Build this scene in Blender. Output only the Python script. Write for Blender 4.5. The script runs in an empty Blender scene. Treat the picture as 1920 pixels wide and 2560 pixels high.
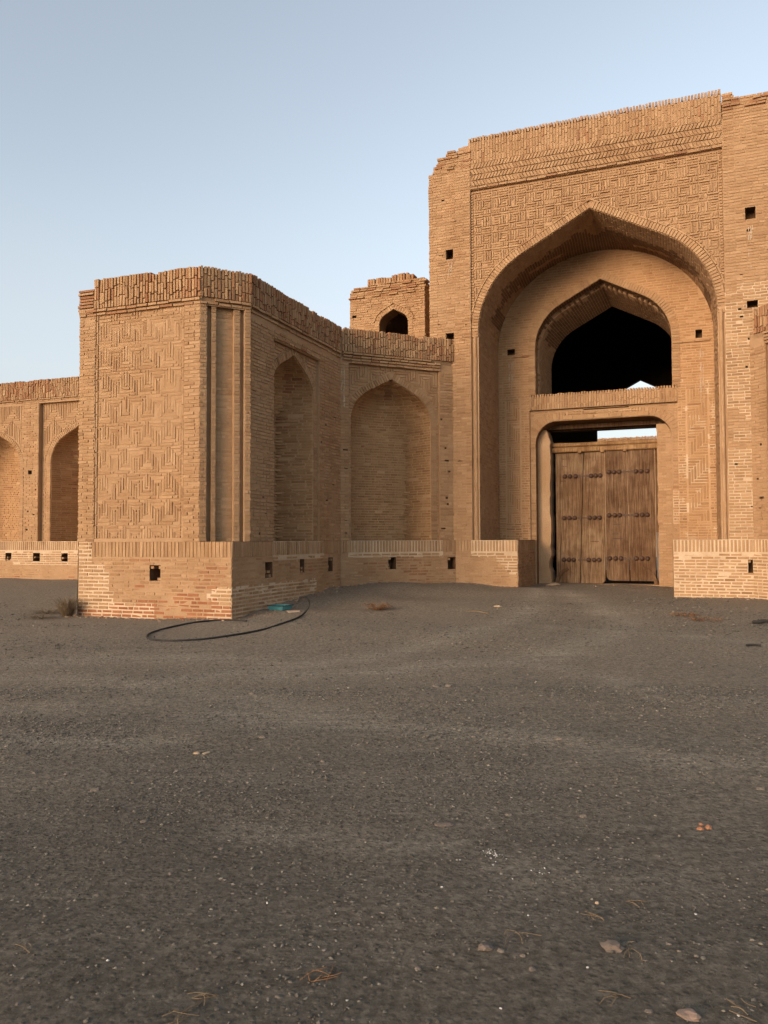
import bpy, bmesh, math, random
import numpy as np
from mathutils import Vector, Matrix, noise

rad = math.radians
scn = bpy.context.scene
COL = scn.collection

# ------------------------------------------------------------------ materials
def new_mat(name):
    m = bpy.data.materials.new(name); m.use_nodes = True
    nt = m.node_tree; b = nt.nodes['Principled BSDF']
    b.inputs['Specular IOR Level'].default_value = 0.15
    return m, nt, b
def nd(nt, t, **kw):
    n = nt.nodes.new(t)
    for k, v in kw.items(): setattr(n, k, v)
    return n
def noise_node(nt, vec, scale, detail=4, rough=.55):
    n = nd(nt, 'ShaderNodeTexNoise'); n.inputs['Scale'].default_value = scale
    n.inputs['Detail'].default_value = detail; n.inputs['Roughness'].default_value = rough
    nt.links.new(vec, n.inputs['Vector']); return n.outputs['Fac']
def ramp(nt, fac, stops):
    r = nd(nt, 'ShaderNodeValToRGB'); cr = r.color_ramp
    while len(cr.elements) < len(stops): cr.elements.new(.5)
    for e, (p, c) in zip(cr.elements, stops):
        e.position = p; e.color = (c, c, c, 1) if not isinstance(c, tuple) else c + (1,)
    nt.links.new(fac, r.inputs['Fac']); return r.outputs['Color']
def mix(nt, fac, a, b, mode='MIX'):
    m = nd(nt, 'ShaderNodeMix', data_type='RGBA', blend_type=mode)
    if isinstance(fac, float): m.inputs[0].default_value = fac
    else: nt.links.new(fac, m.inputs[0])
    for i, x in ((6, a), (7, b)):
        if isinstance(x, tuple): m.inputs[i].default_value = x + (1,)
        else: nt.links.new(x, m.inputs[i])
    return m.outputs[2]
def bump(nt, b, h, strength, dist):
    n = nd(nt, 'ShaderNodeBump'); n.inputs['Strength'].default_value = strength; n.inputs['Distance'].default_value = dist
    nt.links.new(h, n.inputs['Height']); nt.links.new(n.outputs['Normal'], b.inputs['Normal'])
def objvec(nt): return nd(nt, 'ShaderNodeTexCoord').outputs['Object']

def brick_mat(name, tones, dust, dust_amt, rough=.95):
    m, nt, b = new_mat(name); v = objvec(nt)
    g = nd(nt, 'ShaderNodeNewGeometry')
    base = ramp(nt, g.outputs['Random Per Island'], [(i / (len(tones) - 1), t) for i, t in enumerate(tones)])
    big = noise_node(nt, v, .55, 5, .6)
    base = mix(nt, ramp(nt, big, [(.38, 0.0), (.66, dust_amt)]), base, dust)
    mid = noise_node(nt, v, 3.1, 6, .65)
    base = mix(nt, ramp(nt, mid, [(.3, .6), (.72, 0.0)]), base, (.76, .70, .65), 'MULTIPLY')
    mp = nd(nt, 'ShaderNodeMapping'); mp.inputs['Scale'].default_value = (2.6, 2.6, .22); nt.links.new(v, mp.inputs['Vector'])
    base = mix(nt, ramp(nt, noise_node(nt, mp.outputs['Vector'], 1.0, 6, .7), [(.30, .6), (.50, 0.0)]), base, (.78, .70, .64), 'MULTIPLY')
    base = mix(nt, ramp(nt, noise_node(nt, v, .9, 4, .6), [(.56, 0.0), (.74, .8)]), base, (1.16, 1.14, 1.10), 'MULTIPLY')
    fine = noise_node(nt, v, 55, 5, .7)
    base = mix(nt, .55, base, ramp(nt, fine, [(.28, .62), (.72, 1.25)]), 'MULTIPLY')
    nt.links.new(base, b.inputs['Base Color']); b.inputs['Roughness'].default_value = rough
    bump(nt, b, noise_node(nt, v, 38, 6, .75), .55, .018)
    return m
def plain_mat(name, c1, c2, scale=4, bscale=40, bstr=.4, bdist=.01, rough=.95, spec=.15, fine=.5):
    m, nt, b = new_mat(name); v = objvec(nt)
    base = ramp(nt, noise_node(nt, v, scale, 6, .65), [(.3, c1), (.7, c2)])
    base = mix(nt, fine, base, ramp(nt, noise_node(nt, v, bscale * 1.3, 5, .7), [(.3, .7), (.7, 1.2)]), 'MULTIPLY')
    nt.links.new(base, b.inputs['Base Color']); b.inputs['Roughness'].default_value = rough
    b.inputs['Specular IOR Level'].default_value = spec
    bump(nt, b, noise_node(nt, v, bscale, 5, .7), bstr, bdist)
    return m

CLAY = [(0.287, 0.170, 0.090), (0.404, 0.260, 0.142), (0.354, 0.217, 0.114), (0.449, 0.299, 0.171), (0.370, 0.236, 0.130), (0.309, 0.182, 0.096), (0.416, 0.270, 0.150)]
DUST = (0.432, 0.291, 0.171)
M_BRICK = brick_mat('weathered_brick', CLAY, DUST, .55)
M_PALE = brick_mat('cleaned_brick', [(0.308, 0.191, 0.101), (0.410, 0.266, 0.145), (0.359, 0.220, 0.112), (0.445, 0.295, 0.168), (0.257, 0.150, 0.078)], (0.433, 0.295, 0.168), .3)
M_RED = brick_mat('burnt_red_brick', [(0.270, 0.129, 0.067), (0.356, 0.192, 0.103), (0.313, 0.162, 0.084), (0.378, 0.225, 0.127), (0.232, 0.104, 0.054)], (0.378, 0.236, 0.135), .3)
M_RUDDY = brick_mat('ruddy_brick', [(0.300, 0.170, 0.083), (0.421, 0.258, 0.131), (0.345, 0.202, 0.099), (0.459, 0.293, 0.154), (0.383, 0.221, 0.109)], (0.459, 0.298, 0.161), .3)
M_BASE = brick_mat('crumbling_red_brick', [(.24, .090, .044), (.34, .145, .072), (.28, .11, .054), (.38, .19, .10)], (.36, .20, .115), .35)
M_GOLD = brick_mat('golden_brick', [(0.330, 0.189, 0.094), (0.430, 0.264, 0.138), (0.375, 0.222, 0.111), (0.460, 0.293, 0.160), (0.400, 0.236, 0.121)], (0.450, 0.288, 0.158), .4)
M_GOLDM = plain_mat('golden_mud_mortar', (.40, .252, .138), (.49, .325, .19), 1.4, 45, .5, .012)
M_SOOT_SHADE = brick_mat('sooty_shaded_brick', [(0.138, 0.080, 0.044), (0.204, 0.122, 0.067), (0.168, 0.097, 0.053)], (0.228, 0.140, 0.079), .5)  # soot on the portal vault; inside the openings, shade put into the colour
M_MUD = plain_mat('mud_mortar', (0.303, 0.189, 0.104), (0.416, 0.275, 0.160), 1.4, 45, .5, .012)
M_MUDP = plain_mat('pale_mud_mortar', (0.406, 0.256, 0.139), (0.504, 0.332, 0.189), 1.4, 45, .5, .012)
M_LIME = plain_mat('pale_lime_mortar', (.44, .318, .205), (.60, .475, .335), 2.2, 50, .4, .01)
M_PLASTER = plain_mat('mud_plaster', (.37, .232, .125), (.46, .31, .185), 1.1, 28, .5, .02)
M_DARK = plain_mat('shade_dark_hall', (.018, .012, .008), (.035, .024, .016), 1.0, 20, .4, .02)  # unlit hall: its darkness is put into the surface colour
M_HOLE = plain_mat('dark_cavity', (.10, .058, .032), (.19, .11, .062), 3.0, 30, .5, .02)
M_ROOF = plain_mat('mud_roof', (.25, .17, .10), (.33, .23, .14), 1.2, 25, .5, .02)
M_STREAK = plain_mat('white_dropping_streak', (.42, .33, .235), (.50, .41, .31), 8, 60, .2, .003)

def wood_mat(name, dark, mid, pale):
    m, nt, b = new_mat(name)
    tc = objvec(nt); mp = nd(nt, 'ShaderNodeMapping'); mp.inputs['Scale'].default_value = (9, 9, .55)
    nt.links.new(tc, mp.inputs['Vector']); v = mp.outputs['Vector']
    grain = noise_node(nt, v, 3.2, 8, .7)
    c = ramp(nt, grain, [(.30, dark), (.47, mid), (.66, pale)])
    c = mix(nt, ramp(nt, noise_node(nt, tc, 1.7, 5, .6), [(.40, .8), (.62, 0.0)]), c, (.55, .45, .38), 'MULTIPLY')
    mp2 = nd(nt, 'ShaderNodeMapping'); mp2.inputs['Scale'].default_value = (40, 40, 1.2)
    nt.links.new(tc, mp2.inputs['Vector'])
    crack = noise_node(nt, mp2.outputs['Vector'], 1.6, 4, .6)
    c = mix(nt, ramp(nt, crack, [(.30, .85), (.40, 0.0)]), c, (.06, .032, .016))
    nt.links.new(c, b.inputs['Base Color']); b.inputs['Roughness'].default_value = .8
    bump(nt, b, crack, .6, .02)
    return m
M_WOOD = wood_mat('weathered_door_wood', (0.106, 0.064, 0.034), (0.195, 0.126, 0.071), (0.317, 0.223, 0.138))
M_WOOD2 = wood_mat('dark_reddish_door_wood', (0.072, 0.042, 0.022), (0.139, 0.083, 0.046), (0.246, 0.164, 0.099))
M_BEAM = wood_mat('pale_split_beam', (0.154, 0.089, 0.040), (0.286, 0.173, 0.081), (0.396, 0.257, 0.132))
M_STAIN = plain_mat('rust_stained_wood', (.075, .04, .02), (.13, .075, .04), 9, 50, .2, .003)
M_IRON = plain_mat('rusty_iron', (.045, .024, .016), (.09, .048, .03), 12, 60, .4, .004, .6, .4)
M_GREY = plain_mat('grey_weathered_board', (.14, .13, .125), (.20, .185, .17), 3, 40, .3, .006)

def ground_mat():
    m, nt, b = new_mat('gravelly_earth'); v = objvec(nt)
    big = noise_node(nt, v, .22, 5, .6)
    c = ramp(nt, big, [(.34, (.135, .120, .096)), (.66, (.215, .190, .150))])
    # dusty vehicle tracks: long bands across the yard
    mp = nd(nt, 'ShaderNodeMapping'); mp.inputs['Rotation'].default_value = (0, 0, rad(8)); mp.inputs['Scale'].default_value = (.10, .85, 1)
    nt.links.new(v, mp.inputs['Vector'])
    tr = noise_node(nt, mp.outputs['Vector'], 1.0, 6, .62)
    c = mix(nt, ramp(nt, tr, [(.47, 0.0), (.66, .55)]), c, (.26, .228, .180))
    mp3 = nd(nt, 'ShaderNodeMapping'); mp3.inputs['Rotation'].default_value = (0, 0, rad(-7)); mp3.inputs['Scale'].default_value = (.32, 3.2, 1)
    nt.links.new(v, mp3.inputs['Vector'])
    c = mix(nt, ramp(nt, noise_node(nt, mp3.outputs['Vector'], 1.3, 7, .7), [(.50, 0.0), (.68, .55)]), c, (.30, .262, .205))
    c = mix(nt, ramp(nt, noise_node(nt, mp3.outputs['Vector'], .9, 7, .7), [(.30, .45), (.46, 0.0)]), c, (.085, .075, .062))
    da = nd(nt, 'ShaderNodeAttribute'); da.attribute_name = 'dust'
    dm = nd(nt, 'ShaderNodeMath', operation='MULTIPLY'); nt.links.new(da.outputs['Fac'], dm.inputs[0])
    nt.links.new(ramp(nt, noise_node(nt, mp3.outputs['Vector'], 2.2, 8, .75), [(.36, .05), (.62, 1.0)]), dm.inputs[1])
    # earth pales from foreground to walls: falloff of wall-bounced light painted into its colour
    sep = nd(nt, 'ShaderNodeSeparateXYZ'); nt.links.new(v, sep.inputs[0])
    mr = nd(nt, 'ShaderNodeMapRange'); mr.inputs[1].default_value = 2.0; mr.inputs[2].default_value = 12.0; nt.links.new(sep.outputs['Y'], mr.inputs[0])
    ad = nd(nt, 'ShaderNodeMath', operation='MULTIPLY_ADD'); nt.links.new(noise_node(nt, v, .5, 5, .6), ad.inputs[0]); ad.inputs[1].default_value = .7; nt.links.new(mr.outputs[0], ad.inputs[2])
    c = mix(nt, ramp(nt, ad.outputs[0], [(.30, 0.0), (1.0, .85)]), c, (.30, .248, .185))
    c = mix(nt, dm.outputs[0], c, (.40, .345, .265))
    f = noise_node(nt, v, 26, 8, .8)
    c = mix(nt, .9, c, ramp(nt, f, [(.32, .35), (.68, 1.6)]), 'MULTIPLY')
    vo = nd(nt, 'ShaderNodeTexVoronoi'); vo.inputs['Scale'].default_value = 34; nt.links.new(v, vo.inputs['Vector'])
    grit = ramp(nt, vo.outputs['Distance'], [(.10, 1.0), (.42, 0.0)])
    c = mix(nt, .35, c, ramp(nt, vo.outputs['Color'], [(.2, .6), (.8, 1.35)]), 'MULTIPLY')
    nt.links.new(c, b.inputs['Base Color']); b.inputs['Roughness'].default_value = 1.0
    h = nd(nt, 'ShaderNodeMath', operation='MULTIPLY_ADD'); nt.links.new(grit, h.inputs[0]); h.inputs[1].default_value = .5
    nt.links.new(f, h.inputs[2]); bump(nt, b, h.outputs[0], 1.0, .05)
    return m
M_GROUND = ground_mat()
def stone_mat(name, tones):
    m, nt, b = new_mat(name); v = objvec(nt); g = nd(nt, 'ShaderNodeNewGeometry')
    c = ramp(nt, g.outputs['Random Per Island'], [(i / (len(tones) - 1), t) for i, t in enumerate(tones)])
    c = mix(nt, .6, c, ramp(nt, noise_node(nt, v, 60, 5, .7), [(.3, .65), (.7, 1.25)]), 'MULTIPLY')
    nt.links.new(c, b.inputs['Base Color']); b.inputs['Roughness'].default_value = .9
    bump(nt, b, noise_node(nt, v, 90, 4, .7), .4, .004); return m
M_GRAVEL = stone_mat('grey_gravel', [(0.049, 0.045, 0.038), (0.128, 0.115, 0.091), (0.084, 0.074, 0.059), (0.207, 0.185, 0.148), (0.064, 0.056, 0.046), (0.118, 0.104, 0.083), (0.246, 0.220, 0.178), (0.099, 0.088, 0.071)])
M_STONE = stone_mat('stone', [(.115, .095, .076), (.18, .15, .12)])
M_WHITE = stone_mat('white_stone', [(.50, .48, .44), (.62, .60, .55)])
M_BUFF = stone_mat('buff_stone', [(.36, .27, .17), (.44, .33, .22)])
M_SHARD = stone_mat('red_brick_shard', [(.30, .13, .07), (.36, .18, .10)])
M_STRAW = plain_mat('dry_straw', (0.145, 0.106, 0.064), (0.230, 0.170, 0.106), 10, 60, .2, .003)
M_BUSH = plain_mat('dry_rusty_leaves', (.17, .085, .04), (.27, .15, .075), 20, 60, .2, .003)
M_HOSE = plain_mat('black_rubber_hose', (.022, .021, .020), (.05, .046, .042), 6, 60, .2, .002, .85, .2)
M_TEAL = plain_mat('faded_turquoise_plastic', (.045, .17, .19), (.07, .23, .25), 14, 30, .2, .004, .6, .3)
M_TILE = plain_mat('pale_tile', (.36, .27, .20), (.45, .35, .26), 10, 40, .3, .004)

# ------------------------------------------------------------------ mesh tools
class MB:
    def __init__(s): s.v = []; s.f = []; s.m = []; s.mats = []
    def mi(s, mat):
        if mat not in s.mats: s.mats.append(mat)
        return s.mats.index(mat)
    def face(s, pts, mat):
        n = len(s.v); s.v.extend(pts); s.f.append(tuple(range(n, n + len(pts)))); s.m.append(s.mi(mat))
    def hexa(s, back, front, mat, closed=False):
        """prism between two loops of equal length (front faces the viewer)"""
        n = len(s.v); k = len(back); s.v.extend(back); s.v.extend(front); i = s.mi(mat)
        s.f.append(tuple(range(n + k, n + 2 * k))); s.m.append(i)
        for a in range(k):
            b = (a + 1) % k; s.f.append((n + a, n + b, n + k + b, n + k + a)); s.m.append(i)
        if closed: s.f.append(tuple(range(n + k - 1, n - 1, -1))); s.m.append(i)
    def build(s, name, parent=None, smooth=False, bevel=0):
        me = bpy.data.meshes.new(name); me.from_pydata([tuple(p) for p in s.v], [], s.f)
        for m in s.mats: me.materials.append(m)
        me.polygons.foreach_set('material_index', s.m)
        if smooth: me.polygons.foreach_set('use_smooth', [True] * len(s.f))
        me.update(); o = bpy.data.objects.new(name, me); COL.objects.link(o)
        if parent: o.parent = parent
        if bevel:
            md = o.modifiers.new('bevel', 'BEVEL'); md.width = bevel; md.segments = 2; md.limit_method = 'ANGLE'
        return o

class Fr:
    """upright plane: u runs along it, d out of it, z up"""
    def __init__(s, x, y, deg): s.o = (x, y); a = rad(deg); s.deg = deg; s.e = (math.cos(a), math.sin(a)); s.n = (s.e[1], -s.e[0])
    def P(s, u, d, z): return (s.o[0] + s.e[0] * u + s.n[0] * d, s.o[1] + s.e[1] * u + s.n[1] * d, z)
    def at(s, u, d=0, deg=0): x, y, _ = s.P(u, d, 0); return Fr(x, y, s.deg + deg)

class Arch:
    """pointed four-centred arch: centre c, half width hw, foot zb, springing zs"""
    def __init__(s, c, hw, zb, zs): s.c, s.hw, s.zb, s.zs = c, hw, zb, zs; s.top = zs + .984 * hw
    def half(s, z):
        t = (z - s.zs) / s.hw
        if t <= 0: return s.hw
        if t < .665: return s.hw * (.247 + .753 * math.sqrt(max(0, 1 - (t / .753) ** 2)))
        return max(0, s.hw * (.984 - t) / .532)
    def lr(s, z): h = s.half(z); return s.c - h, s.c + h
    def zcuts(s):
        return [s.zb, s.zs] + [s.zs + s.hw * .753 * math.sin(rad(a)) for a in range(6, 62, 6)] + [s.zs + .665 * s.hw, s.top]
    def side(s, n_jamb=6):
        """(half width, z) from the foot up to the apex"""
        pts = [(s.hw, s.zb + (s.zs - s.zb) * i / n_jamb) for i in range(n_jamb)]
        pts += [(s.hw * (.247 + .753 * math.cos(rad(a))), s.zs + s.hw * .753 * math.sin(rad(a))) for a in np.linspace(0, 62, 14)]
        x0, z0 = pts[-1]
        pts += [(x0 * (1 - t), z0 + (s.top - z0) * t) for t in (.2, .4, .6, .8, 1)]
        return pts
    def curve(s, n_jamb=6):
        p = s.side(n_jamb)
        return [(s.c - x, z) for x, z in p] + [(s.c + x, z) for x, z in reversed(p[:-1])]
    def inside(s, u, z, grow=0):
        if z < s.zb or z > s.top + grow * 1.2: return False
        return abs(u - s.c) < Arch(s.c, s.hw + grow, s.zb, s.zs).half(z)
class Basket(Arch):
    """flat-topped door opening with rounded shoulders"""
    def __init__(s, c, hw, zb, zs, hf, top): s.c, s.hw, s.zb, s.zs, s.hf, s.top = c, hw, zb, zs, hf, top
    def half(s, z):
        if z <= s.zs: return s.hw
        t = min(1, (z - s.zs) / (s.top - s.zs)); return s.hf + (s.hw - s.hf) * math.sqrt(max(0, 1 - t * t))
    def zcuts(s): return [s.zb, s.zs] + [s.zs + (s.top - s.zs) * math.sin(rad(a)) for a in range(9, 90, 9)] + [s.top]
    def side(s, n_jamb=6):
        p = [(s.hw, s.zb + (s.zs - s.zb) * i / n_jamb) for i in range(n_jamb)]
        p += [(s.hf + (s.hw - s.hf) * math.cos(rad(a)), s.zs + (s.top - s.zs) * math.sin(rad(a))) for a in range(0, 91, 9)]
        return p + [(s.hf * (1 - t), s.top) for t in (.33, .66, 1)]

def bands(z0, z1, rects, arches, step=None):
    zs = {round(z0, 4), round(z1, 4)}
    for r in rects: zs |= {round(r[2], 4), round(r[3], 4)}
    for a in arches: zs |= {round(z, 4) for z in a.zcuts()}
    zs = sorted(z for z in zs if z0 - 1e-6 <= z <= z1 + 1e-6)
    return list(zip(zs, zs[1:]))
def opens(za, zb, rects, arches):
    zm = (za + zb) / 2; L = []
    for r in rects:
        if r[2] < zm < r[3]: L.append((r[0], r[1], r[0], r[1]))
    for a in arches:
        if a.zb < zm < a.top:
            l0, r0 = a.lr(za + 1e-5); l1, r1 = a.lr(zb - 1e-5); L.append((l0, r0, l1, r1))
    return sorted(L)
def skin(mb, fr, u0, u1, z0, z1, d, mat, rects=(), arches=(), matfn=None, cell=.0):
    """wall face with real openings"""
    for za, zb in bands(z0, z1, rects, arches):
        if zb - za < 1e-4: continue
        pb = pt = u0
        for l0, r0, l1, r1 in opens(za, zb, rects, arches) + [(u1, u1, u1, u1)]:
            if l0 > pb + 1e-5 or l1 > pt + 1e-5:
                nz = max(1, int((zb - za) / cell)) if cell else 1; nu = max(1, int((l0 - pb) / cell)) if cell else 1
                for i in range(nz):
                    for j in range(nu):
                        def q(s, t):
                            A = pb + (pt - pb) * t; B = l0 + (l1 - l0) * t; return A + (B - A) * s, za + (zb - za) * t
                        c = [q(j / nu, i / nz), q((j + 1) / nu, i / nz), q((j + 1) / nu, (i + 1) / nz), q(j / nu, (i + 1) / nz)]
                        mm = mat
                        if matfn: mm = matfn(sum(x for x, _ in c) / 4, sum(z for _, z in c) / 4)
                        mb.face([fr.P(u, d, z) for u, z in c], mm)
            pb, pt = r0, r1
def box(mb, fr, u0, u1, d0, d1, z0, z1, mat):
    p = [(u0, z0), (u1, z0), (u1, z1), (u0, z1)]
    mb.hexa([fr.P(u, d0, z) for u, z in p], [fr.P(u, d1, z) for u, z in p], mat, True)
def cavity(mb, fr, r, d, depth, mat=None):
    mat = mat or M_HOLE; p = [(r[0], r[2]), (r[1], r[2]), (r[1], r[3]), (r[0], r[3])]
    f = [fr.P(u, d, z) for u, z in p]; b = [fr.P(u, d - depth, z) for u, z in p]
    mb.face(b, mat)
    for i in range(4): j = (i + 1) % 4; mb.face([b[i], b[j], f[j], f[i]], mat)
def slab(mb, fr, pts, d0, d1, inset, mat, rng=None, jit=.003):
    """one brick: quad outline pts in the plane, standing out from d0 to d1, worn edges"""
    cu = sum(p[0] for p in pts) / 4; cz = sum(p[1] for p in pts) / 4; tilt = (rng.uniform(-jit, jit), rng.uniform(-jit, jit)) if rng else (0, 0)
    fp = []; bp = []
    for i, (u, z) in enumerate(pts):
        L = math.hypot(u - cu, z - cz) + 1e-6; k = inset * 1.4 / L
        dd = d1 + (tilt[0] if u > cu else -tilt[0]) + (tilt[1] if z > cz else -tilt[1])
        ju = rng.uniform(-.003, .003) if rng else 0; jz = rng.uniform(-.002, .002) if rng else 0
        sx = inset * (1 if u < cu else -1); sz = inset * (1 if z < cz else -1)
        fp.append(fr.P(u + sx + ju, dd, z + sz + jz)); bp.append(fr.P(u, d0, z))
    mb.hexa(bp, fp, mat)
def rect4(u0, u1, z0, z1): return [(u0, z0), (u1, z0), (u1, z1), (u0, z1)]
def nz(u, z, s): return noise.noise(Vector((u, z, s * 7.31)))
def field(mb, fr, u0, u1, z0, z1, d, seed, rects=(), arches=(), course=.068, L=.235, gap=.014, proud=.012, jit=.005, top=None,
          mat=M_BRICK, matfn=None, miss=.004, prfn=None, grow=0, fnskip=None, thick=.02):
    """courses of single bricks laid round the openings"""
    rng = random.Random(seed); n = max(1, round((z1 - z0) / course)); h = (z1 - z0) / n
    ar = [Basket(a.c, a.hw + grow, a.zb, a.zs, a.hf + grow, a.top + grow) if isinstance(a, Basket) else Arch(a.c, a.hw + grow, a.zb, a.zs) for a in arches]
    for k in range(n):
        za = z0 + k * h; zb = za + h; cur = u0
        for o in opens(za, zb, rects, ar) + [(u1,) * 4]:
            a, b = cur, min(o[0], o[2]) if o[0] < u1 else u1
            cur = max(cur, o[1], o[3])
            if b - a < .04: continue
            u = a - (L * .5 if k % 2 else 0) * rng.uniform(.8, 1.1)
            while u < b - .02:
                ln = L * (.52 if rng.random() < .14 else rng.uniform(.92, 1.06)); s, e = max(u, a), min(u + ln, b); u += ln
                if a < b - .05 and e > b - .05: e = b; u = b
                if e - s < .05: continue
                if s <= a + 1e-6: s += rng.uniform(-.010, .012)
                if e >= b - 1e-6: e += rng.uniform(-.012, .010)
                um = (s + e) / 2; zm = (za + zb) / 2
                if top and zb > top(um) + .01: continue
                if fnskip and fnskip(um, zm): continue
                if rng.random() < miss: continue
                w = .010 * nz(um * .8, zm * .6, seed)
                pr = prfn(um, zm) if prfn else proud
                pr += rng.uniform(-jit, jit) + .004 * nz(um * 2, zm * 2, seed + 3)
                if rng.random() < .02: pr -= .008
                g = gap / 2 * rng.uniform(.7, 1.3)
                slab(mb, fr, rect4(s + g, e - g, za + g + w, zb - g + w), d - thick, d + pr, .004, matfn(um, zm) if matfn else mat, rng)
def soldiers(mb, fr, u0, u1, z0, z1, d, seed, w=.066, gap=.012, proud=.012, jit=.008, topjit=.012, lens=(.20, .25), mat=M_BRICK, red=None, miss=0, lean=0, thick=.03, top=None):
    """upright bricks side by side, in one or more staggered tiers"""
    rng = random.Random(seed); n = max(1, round((u1 - u0) / w)); w = (u1 - u0) / n
    for i in range(n):
        a = u0 + i * w + gap / 2; b = a + w - gap; z = z0; t = z1 + rng.uniform(-topjit, topjit)
        if top: t = min(t, top((a + b) / 2))
        first = True; dz = lean * rng.uniform(-1, 1)
        while z < t - .02:
            ln = rng.uniform(*lens) * (rng.uniform(.4, 1) if first and z1 - z0 > lens[1] * 1.2 else 1); e = z + ln
            if t - e < .09: e = t
            e = min(e, t); first = False
            if rng.random() > miss or z + .3 < z1 and rng.random() > .5:
                m = mat
                if red and rng.random() < red((a + b) / 2, z): m = M_RED
                pr = proud + rng.uniform(-jit, jit) + jit * 1.2 * nz((a + b) * 1.1, z * 2.5, seed)
                slab(mb, fr, [(a + dz * .3, z + gap / 3), (b + dz * .3, z + gap / 3), (b + dz, e - gap / 3), (a + dz, e - gap / 3)], d - thick, d + pr, .006, m, rng, .004)
            z = e
def ledge(mb, fr, u0, u1, rows, seed, mat=M_BRICK, L=.25, d_back=-.05, miss=.03):
    """cornice: rows of projecting bricks, each row (z0, z1, proud)"""
    rng = random.Random(seed)
    for z0, z1, pr in rows:
        u = u0 - rng.uniform(0, .1)
        while u < u1 - .02:
            ln = rng.uniform(.2, .29) * L / .25; s, e = max(u, u0), min(u + ln, u1); u += ln
            if e - s < .04 or rng.random() < miss: continue
            dz = rng.uniform(-.006, .006) + .012 * nz(u * .9, z0, seed)
            slab(mb, fr, rect4(s + .004, e - .004, z0 + .004 + dz, z1 - .005 + dz), d_back, pr + rng.uniform(-.012, .008), .006, mat if rng.random() > .2 else M_RED, rng, .005)
def ring(mb, fr, arch, d, width, seed, proud=.014, thick=.066, gap=.010, mat=M_BRICK, from_z=None, depth=.03):
    """voussoirs round an arch"""
    rng = random.Random(seed); side = arch.side(12); acc = [0]
    for (x0, z0), (x1, z1) in zip(side, side[1:]): acc.append(acc[-1] + math.hypot(x1 - x0, z1 - z0))
    def at(s):
        s = min(max(s, 0), acc[-1]); j = 0
        while j < len(acc) - 2 and acc[j + 1] < s: j += 1
        t = (s - acc[j]) / (acc[j + 1] - acc[j]); (x0, z0), (x1, z1) = side[j], side[j + 1]
        return x0 + (x1 - x0) * t, z0 + (z1 - z0) * t, (x1 - x0, z1 - z0)
    def nrm(s):
        t0 = at(s - .05)[2]; t1 = at(s + .05)[2]; l0 = math.hypot(*t0); l1 = math.hypot(*t1)
        tx, tz = t0[0] / l0 + t1[0] / l1, t0[1] / l0 + t1[1] / l1; l = math.hypot(tx, tz); return tz / l, -tx / l
    s = 0
    if from_z is not None:
        while at(s)[1] < from_z: s += .02
    n = max(1, int((acc[-1] - s) / thick)); st = (acc[-1] - s) / n
    for sg in (-1, 1):
        for i in range(n):
            a, b = s + i * st + gap / 2, s + (i + 1) * st - gap / 2
            q = []
            for ss, w in ((a, .0), (b, .0), (b, width), (a, width)):
                x, z, _ = at(ss); nx, nzz = nrm(ss); X = x + nx * w
                q.append((arch.c + sg * max(X, .002), z + nzz * w))
            if sg > 0: q = [q[0], q[3], q[2], q[1]]
            # worn edges: shrink towards the centre
            cu = sum(p[0] for p in q) / 4; cz = sum(p[1] for p in q) / 4
            pr = d + proud + rng.uniform(-.005, .005)
            f = [(cu + (u - cu) * .93, cz + (z - cz) * .93) for u, z in q]
            if sg > 0: pass
            else: q = q[::-1]; f = f[::-1]
            mb.hexa([fr.P(u, d - depth, z) for u, z in q], [fr.P(u, pr, z) for u, z in f], mat)
def relief(mb, fr, u0, u1, z0, z1, d, seed, T=8, c=.058, proud=.012, gap=.011, jit=.003, maxlen=4.2, skip=None, mat=M_BRICK, uo=0, zo=0, fade=None):
    """patterned brickwork: lozenges of upright bricks between lozenges of flat bricks"""
    rng = random.Random(seed); W = T * c; R = T // 2
    def put(ua, ub, za, zb):
        ua, ub, za, zb = max(ua, u0), min(ub, u1), max(za, z0), min(zb, z1)
        if skip:
            for _ in range(20):
                if ub - ua < .03 or zb - za < .03: return
                bad = [skip(x, y) for x, y in ((ua, za), (ub, za), (ub, zb), (ua, zb))]
                if not any(bad): break
                if zb - za > ub - ua:
                    if bad[0] or bad[1]: za += .03
                    else: zb -= .03
                elif bad[0] or bad[3]: ua += .03
                else: ub -= .03
            else: return
        if ub - ua < .03 or zb - za < .03: return
        pr = proud * (fade((ua + ub) / 2, (za + zb) / 2) if fade else 1)
        g = gap / 2
        slab(mb, fr, rect4(ua + g, ub - g, za + g, zb - g), d - .02, d + pr + rng.uniform(-jit, jit), .005, mat, rng)
    for i in range(-1, int((u1 - u0) / W) + 3):
        for j in range(-1, int((z1 - z0) / W) + 3):
            for vert in (True, False):
                cu = u0 + uo + (i if vert else i + .5) * W; cz = z0 + zo + (j + .5 if vert else j) * W
                for k in range(-R, R):
                    off = (k + .5) * c; hl = (R - abs(k + .5)) * c + (c * .5 if R - abs(k + .5) < 1 else 0)
                    hl = round(hl / c) * c if hl > c else c * .5
                    s = -hl
                    while s < hl - 1e-4:
                        e = min(hl, s + maxlen * c)
                        if hl - e < c * .9: e = hl
                        if vert: put(cu + off - c / 2, cu + off + c / 2, cz + s, cz + e)
                        else: put(cu + s, cu + e, cz + off - c / 2, cz + off + c / 2)
                        s = e
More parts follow.
